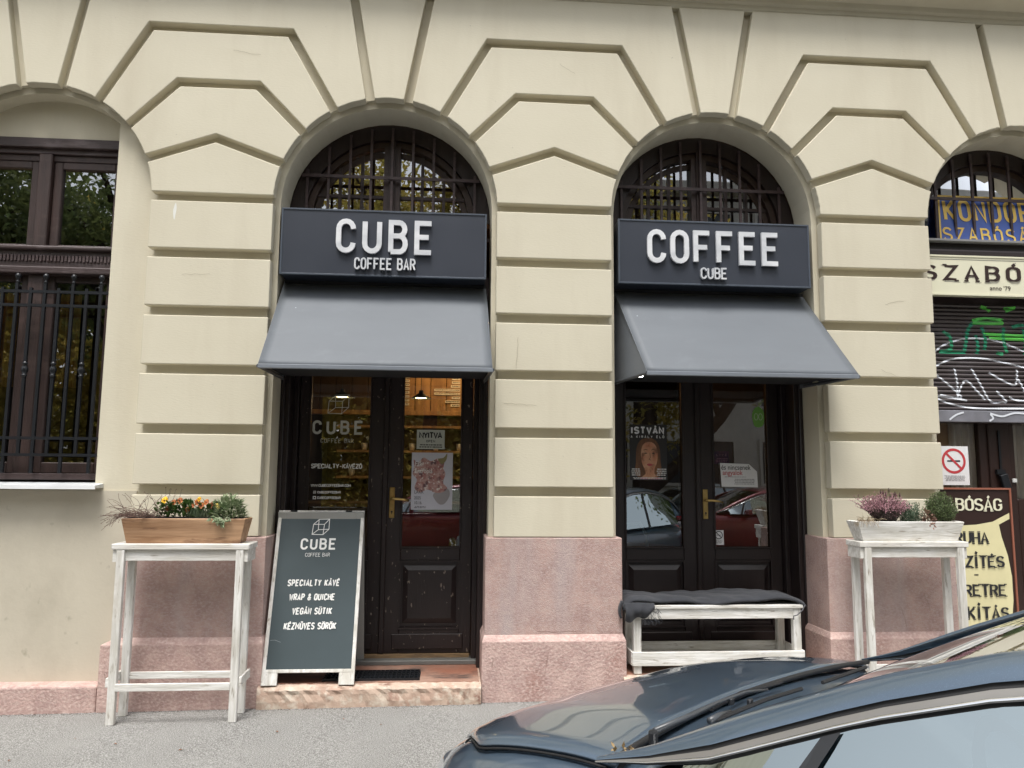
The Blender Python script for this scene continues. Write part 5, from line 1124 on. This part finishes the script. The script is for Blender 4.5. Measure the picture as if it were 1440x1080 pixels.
        strip('door_seal', RUB, [(.062,-.033),(.060,-.040),(.064,-.044),(.067,-.045)])
        strip('window_trim', pm('satin_trim', (.26,.25,.235), rough=.42, metal=.5), [(.067,-.044),(.073,-.051),(.075,-.055)])
        strip('chrome_strip', pm('chrome', (.85,.86,.88), rough=.10, metal=1), [(.075,-.055),(.078,-.056),(.080,-.059),(.079,-.062)])
        strip('window_seal', RUB, [(.078,-.061),(.075,-.064),(.076,-.070)])
        def side(u_, v_, ua=-.22, ub=-2.45):
            u = ua+(ub-ua)*u_; L, z = rk(u); k = min(1, (.05-u)/.35); zt = z-.068*k; zb = .885; L0 = L+.075*k; return (u, s*(L0+(.80-L0)*v_), zt+(min(zb, zt-.002)-zt)*v_)
        if s > 0: MB().grid(side, 40, 4).build('side_window', SG, t, smooth=True, local=True, recalc=False)
        else: MB().grid(side, 40, 4).build('side_window', SG, t, smooth=True, local=True, recalc=False)
        for (ua, w_) in ((-.50, .035), (-1.62, .05)):
            m = MB(); q = [side((-.22-uu)/(2.23), vv) for uu, vv in ((ua, 0), (ua-w_, 0), (ua-w_+.10, 1), (ua+.10, 1))]; m.add([(a, b*1.004+s*.002, c_) for a, b, c_ in q], [(0,1,2,3)])
            m.build('door_pillar', BLK, t, local=True, recalc=False)
    def roof(u_, v_):
        u = -.84-1.72*u_; L, z = rk(u); v = -1+2*v_; return (u, v*(L-.004), z+.004+.030*(1-v*v)*math.sin(PI*(.15+.75*u_)))
    MB().grid(roof, 24, 20).build('roof', paint, t, smooth=True, local=True, recalc=False, solid=.02)
    def rear(u_, v_):
        u = -2.55-.36*u_; L, z = rk(u); v = -1+2*v_; return (u, v*L, z+.012*(1-v*v)*(1-u_))
    MB().grid(rear, 8, 16).build('rear_window', SG, t, smooth=True, local=True, recalc=False)
    # cabin
    INT = pm('car_cabin_grey', (.035,.035,.036), rough=.8)
    m = MB(); m.box(-2.5, -.20, -.58, .58, .50, .52); m.box(-.60,-.16,-.60,.60,.72,.885); m.build('dashboard', INT, t, local=True, bevel=.02)
    for y in (.33, -.33):
        m = MB(); m.box(-1.35,-.90,y-.22,y+.22,.52,.66); m.box(-1.50,-1.36,y-.22,y+.22,.58,1.10); m.box(-1.50,-1.40,y-.11,y+.11,1.13,1.24); m.build('seat', INT, t, local=True, bevel=.04, seg=2)
    MB().lathe([(.165,-.012),(.18,0),(.165,.012),(.15,0),(.165,-.012)], (0,0,0), 24).build('steering_wheel', INT, t, local=True, smooth=True, M=Matrix.Translation((-.72,.33,.90)) @ Matrix.Rotation(math.radians(-65), 4, 'Y'))
    # wheels
    for u in (.62, -2.05):
        for s in (1, -1):
            m = MB(); m.lathe([(.20,-.09),(.285,-.10),(.305,-.07),(.305,.07),(.285,.10),(.20,.09)], (u, s*.72, .305), 28, 'y'); wh = m.build('wheel', RUB, t, local=True, smooth=True)
            m = MB(); m.lathe([(0,.0),(.05,.01),(.19,-.01),(.205,.02)], (0,0,0), 28, 'y'); m.build('rim', pm('wheel_rim', (.5,.5,.52), rough=.3, metal=.9), wh, local=True, smooth=True, M=Matrix.Translation((u, s*.815, .305)) @ (Matrix.Rotation(0 if s > 0 else PI, 4, 'Z')))
    for s in (1, -1):
        
        def hf(u_, v_):
            u = .50+.34*u_; a = .80+.19*v_+.0*u_
            for (a0, d0), (a1, d1) in zip(SEC, SEC[1:]):
                if a0 <= a <= a1: dz_ = d0+(d1-d0)*(a-a0)/(a1-a0); break
            if u_ < .35: a = min(.99, a+(.35-u_)*.3)
            return (u, s*a*wd(u), zc(u)+dz_+.009+.004*math.sin(PI*v_))
        hl = MB(); hl.grid(hf, 14, 10); hl.build('headlight', glass('headlight_glass', tint=(.55,.58,.62), base=.12, mult=1), t, smooth=True, local=True, recalc=False)
        MB().lathe([(0,0),(.05,.0),(.055,.012),(0,.014)], (0,0,0), 16, 'y').build('tail_light' , pm('red_lens', (.4,.01,.01), rough=.15), t, local=True, M=Matrix.Translation((-2.90, s*.58, .78)) @ Matrix.Rotation(PI/2, 4, 'Z'))
        mr = MB(); mr.box(-.56,-.48,s*.86-.09,s*.86+.09,.86,.97)
        if not near: mr.build('door_mirror', paint, t, local=True, bevel=.03, seg=3)
    if near:
        for (pv, pts, r_) in ((1, [(-.035,.555,.940),(-.033,.40,.944),(-.018,.268,.944),(-.010,.114,.941),(-.028,.03,.936)], [.007,.0065,.005,.004,.003]),
                              (2, [(-.062,.37,.930),(-.052,.31,.930),(-.046,.25,.926)], [.009,.007,.004])):
            m = MB(); m.tube(pts, r_, 8); wa = m.build('wiper_arm', pm('wiper_grey', (.05,.055,.062), rough=.35), t, local=True, smooth=True)
        m = MB(); m.lathe([(0,.0),(.009,-.001),(.011,-.006),(.011,-.03),(0,-.03)], (-.036,.562,.943), 14); m.build('wiper_pivot', BLK, t, local=True)
        for pts in ([(-.060,.36,.925),(-.062,.10,.930),(-.066,-.09,.925)], [(-.008,.28,.928),(.012,.10,.932),(.000,-.10,.928)], [(-.075,-.20,.925),(-.075,-.50,.920)]):
            m = MB(); m.tube(pts, .0055, 6); m.build('wiper_blade', RUB, t, local=True)
        for (u, v) in ((-.018,.20),(-.055,.17)):
            m = MB(); m.box(u-.006, u+.006, v-.009, v+.009, .925, .944); m.build('wiper_clip', BLK, t, local=True, bevel=.003)
        rl = random.Random(3)
        for i in range(12):
            p = Vector((-.012+rl.uniform(-.03,.015), .655+rl.uniform(-.04,.02), .905+rl.uniform(0,.01))); mb = MB(); leafq(mb, p, rv(rl), Vector((0,0,1)), rl.uniform(.012,.022), rl.uniform(.008,.012), .1); f = mb.build('fallen_leaf', leafmat('fallen_leaf_brown', (.22,.13,.05), (.36,.26,.13), .2, 40), None, recalc=False)
            wmx = Matrix.Translation(loc) @ Matrix.Rotation(ang, 4, 'Z'); ctr = wmx @ p; f.data.transform(wmx); f.data.transform(Matrix.Translation(-ctr)); f.location = ctr; tag(f, 'dry fallen leaf caught in the corner between bonnet and windscreen of the dark car', 'leaf', 'dry leaves in the bonnet corner')
    return t
def paintmat(name, a, b, metal=.55):
    return pm(name, a, b, scale=(2,2,2), rough=.30, metal=metal, coat=1, detail=2, fleck=tuple(min(1, x*1.5) for x in a), fscale=900, flo=.6, fhi=.7)
PB = paintmat('blue_grey_car_paint', (.10,.145,.20), (.09,.13,.182))
car('parked_car', (.88478, -2.79355, -.16+.04), math.atan2(.78097, -.62457), PB, 'dark blue grey car parked at an angle in the foreground, nose towards the wall', near=True)
car('parked_car', (-1.2, -8.3, -.14), PI, paintmat('maroon_car_paint', (.20,.012,.022), (.16,.010,.018), .3), 'dark red car parked across the street', group='cars parked across the street')
car('parked_car', (4.6, -8.0, -.14), PI*.98, paintmat('maroon_car_paint', (.20,.012,.022), (.16,.010,.018), .3), 'dark red car parked across the street opposite the bench', group='cars parked across the street')
car('parked_car', (7.6, -11.2, -.14), 0, paintmat('pale_blue_car_paint', (.30,.36,.40), (.28,.34,.38), .3), 'pale blue grey car parked in the far row', group='cars parked across the street')
car('parked_car', (-6.2, -8.4, -.14), PI, paintmat('silver_car_paint', (.45,.46,.48), (.42,.43,.45), .7), 'silver car parked across the street on the left', group='cars parked across the street')

# ================================================================== ACROSS THE STREET (seen only mirrored in the glass)
OB = empty('apartment_house', (18, -26, 0), 'pale rendered apartment house across the street', 'building')
PALE = pm('pale_render', (.50,.48,.44), (.45,.43,.39), rough=.85)
m = MB(); m.box(5, 34, -34, -24, -.1, 13.5); m.build('wall', PALE, OB)
BOX('cornice', PALE, OB, 4.8, 34.2, -24.02, -23.6, 12.9, 13.3)
for i in range(13):
    for j in range(4):
        x = 5.8+i*2.15; z = 1.0+j*3.1; f = MB(); frame_rect(f, x, x+1.2, z, z+1.9, .12, -23.99, -23.9); wf_ = f.build('window', PALE, OB); BOX('pane', pm('far_dark_pane', (.03,.035,.04), rough=.1), wf_, x+.12, x+1.08, -23.995, -23.97, z+.12, z+1.78)
def tree(x, y, h, cr, label, mat, seed, n=5200, ls=.20, lean=0):
    rt = random.Random(seed); t = empty('street_tree', (x, y, -.05), label, 'tree', 'trees across the street')
    tr = MB(); top = Vector((x+lean, y, h*.62)); tr.tube([(x, y, -.1), (x+lean*.2, y, h*.25), (x+lean*.6, y+.1, h*.45), top], [.24,.19,.15,.09], 10)
    ends = []
    for i in range(9):
        b0 = Vector((x+lean*.4, y, h*rt.uniform(.30,.55))); a = 2*PI*i/9+rt.uniform(-.3,.3); e = b0+Vector((math.cos(a)*cr*rt.uniform(.6,1), math.sin(a)*cr*rt.uniform(.6,1), cr*rt.uniform(.4,1.1))); md_ = b0.lerp(e, .5)+Vector((0,0,rt.uniform(-.1,.4))); tr.tube([b0, md_, e], [.10,.06,.02], 6); ends += [e, md_]
        for k in range(3): e2 = md_.lerp(e, rt.random())+rv(rt)*cr*.35; tr.tube([md_, e2], [.035,.01], 4); ends.append(e2)
    tr.build('trunk', BARK, t, recalc=False); mb = MB()
    for i in range(n):
        e = rt.choice(ends); p = e+rv(rt)*cr*.34*rt.random()**.5; leafq(mb, p, rv(rt), Vector((0,0,1)), ls*rt.uniform(.6,1.3), ls*.6)
    mb.build('crown', mat, t, recalc=False, kind='stuff')
tree(-3.4, -13.2, 11.5, 3.2, 'olive leaved street tree opposite the left coffee bar door', LEAF_O, 1, 9000)
tree(-.6, -14.5, 13.0, 3.6, 'second olive leaved street tree behind the dark red car', LEAF_O, 2, 9000)
tree(2.6, -13.2, 12.0, 3.2, 'leaning street tree opposite the middle pier', LEAF_O, 3, 8000, lean=1.2)
tree(5.2, -15.0, 11.0, 2.8, 'street tree beside the pale apartment house', LEAF_D, 8, 6500)
tree(9.2, -12.9, 9.5, 2.4, 'sparse street tree opposite the right coffee bar door', LEAF_D, 4, 2600)
tree(-8.0, -13.5, 12.5, 3.6, 'dense dark street tree opposite the left window', LEAF_D, 5, 11000)
tree(-12.5, -14.5, 12.5, 3.8, 'tall dark street tree at the left end of the street', LEAF_D, 6, 10000)
tree(13.0, -13.6, 9.5, 3.0, 'street tree in front of the pale apartment house', LEAF_D, 7, 4000)
bt = MB(); rb = random.Random(31)
limb = empty('street_tree', (4.0, -9.7, -.05), 'street tree between the parked cars with a thick limb leaning right', 'tree', 'trees across the street')
bt.tube([(4.0,-9.7,-.1),(4.05,-9.7,1.2),(4.1,-9.7,3.0),(4.0,-9.8,5.2),(3.9,-9.8,7.5)], [.20,.17,.15,.12,.05], 10); bt.tube([(4.1,-9.7,1.1),(4.9,-9.7,1.85),(5.6,-9.7,2.6),(6.3,-9.7,3.6),(7.0,-9.8,5.0)], [.14,.13,.12,.10,.05], 10)
bt.tube([(4.0,-9.8,4.2),(3.2,-9.6,5.4),(2.6,-9.8,6.6)], [.09,.06,.03], 8); bt.tube([(5.6,-9.7,2.6),(5.2,-10,4.2),(5.0,-10,5.8)], [.08,.06,.03], 8); bt.build('trunk', BARK, limb, recalc=False)
lb_ = MB()
for i in range(5200):
    a, b_ = rb.choice((((4.0,-9.8,4.6),(3.9,-9.8,8)), ((3.2,-9.7,5.2),(2.4,-9.8,7.2)), ((6.2,-9.7,3.8),(7.2,-9.8,6.2)), ((5.2,-10,4.0),(5.0,-10,6.8)), ((4.2,-9.8,2.3),(5.0,-9.9,3.6)))); p_ = Vector(a).lerp(Vector(b_), rb.random())+rv(rb)*.95*rb.random()**.6; leafq(lb_, p_, rv(rb), Vector((0,0,1)), .15*rb.uniform(.6,1.3), .09)
lb_.build('crown', LEAF_O, limb, recalc=False, kind='stuff')
wd_ = MB()
for i in range(16000):
    x = rb.uniform(-34, 5.0); wd_h = 9+2.5*math.sin(x*.7)+1.5*math.sin(x*1.9); leafq(wd_, Vector((x, rb.uniform(-30,-24), rb.uniform(0, wd_h))), rv(rb), Vector((0,0,1)), .75, .55)
wo_ = wd_.build('park_trees', LEAF_O, None, recalc=False, kind='stuff'); tag(wo_, 'olive mass of park trees far across the street', 'trees')
hd = MB(); rh = random.Random(9)
for i in range(15000): leafq(hd, Vector((rh.uniform(-26, 5.2), rh.uniform(-17.6,-16.6), rh.uniform(0, 4.3+rh.random()))), rv(rh), Vector((0,0,1)), .28, .2)
h_ = hd.build('hedge', LEAF_O, None, recalc=False, kind='stuff'); tag(h_, 'tall olive hedge across the street', 'hedge')
# ---- litter on the pavement: a few tiny dry leaves
rl = random.Random(21)
for i, (x, y) in enumerate(((-1.72,-.62),(-.92,-.50),(-1.98,-.50),(-.60,-.28),(-1.35,-.72),(-.38,-.42),(-2.15,-.80))):
    mb = MB(); leafq(mb, Vector((0,0,.004)), Vector((rl.uniform(-1,1), rl.uniform(-1,1), .05)), Vector((0,0,1)), rl.uniform(.016,.032), rl.uniform(.010,.016)); f = mb.build('fallen_leaf', leafmat('fallen_leaf_red', (.25,.10,.05), (.16,.09,.05), .1, 40), None, recalc=False)
    f.location = (x, y, gz(x)); tag(f, 'tiny dry leaf lying on the grey pavement', 'leaf', 'tiny leaves on the pavement')

# grit and crumbs gathered where the pavement meets the wall
gt = MB(); rg = random.Random(77)
for i in range(2600):
    x = rg.uniform(-3.4, 4.6); yb = -.036 if not (-1.14 < x < .20 or 1.12 < x < 2.44) else -.064
    y = yb-abs(rg.gauss(0, .022))-.002; s_ = rg.uniform(.0015, .0055); a = rg.uniform(0, PI); z = gz(x)+.0015
    gt.add([(x+s_*math.cos(a+k*2.1), y+s_*math.sin(a+k*2.1), z+(.002 if k == 1 else 0)) for k in range(3)], [(0,1,2)])
for i in range(500):
    x = rg.uniform(-3.2, 1.2); y = rg.uniform(-1.2, -.1); s_ = rg.uniform(.0015, .0042); a = rg.uniform(0, PI)
    gt.add([(x+s_*math.cos(a+k*2.1), y+s_*math.sin(a+k*2.1), gz(x)+.0015) for k in range(3)], [(0,1,2)])
tag(gt.build('grit', pm('dark_grit', (.06,.045,.035), (.12,.09,.07), scale=(60,60,60), rough=.95), None, recalc=False, kind='stuff'), 'dark grit and crumbs gathered along the foot of the wall', 'grit')
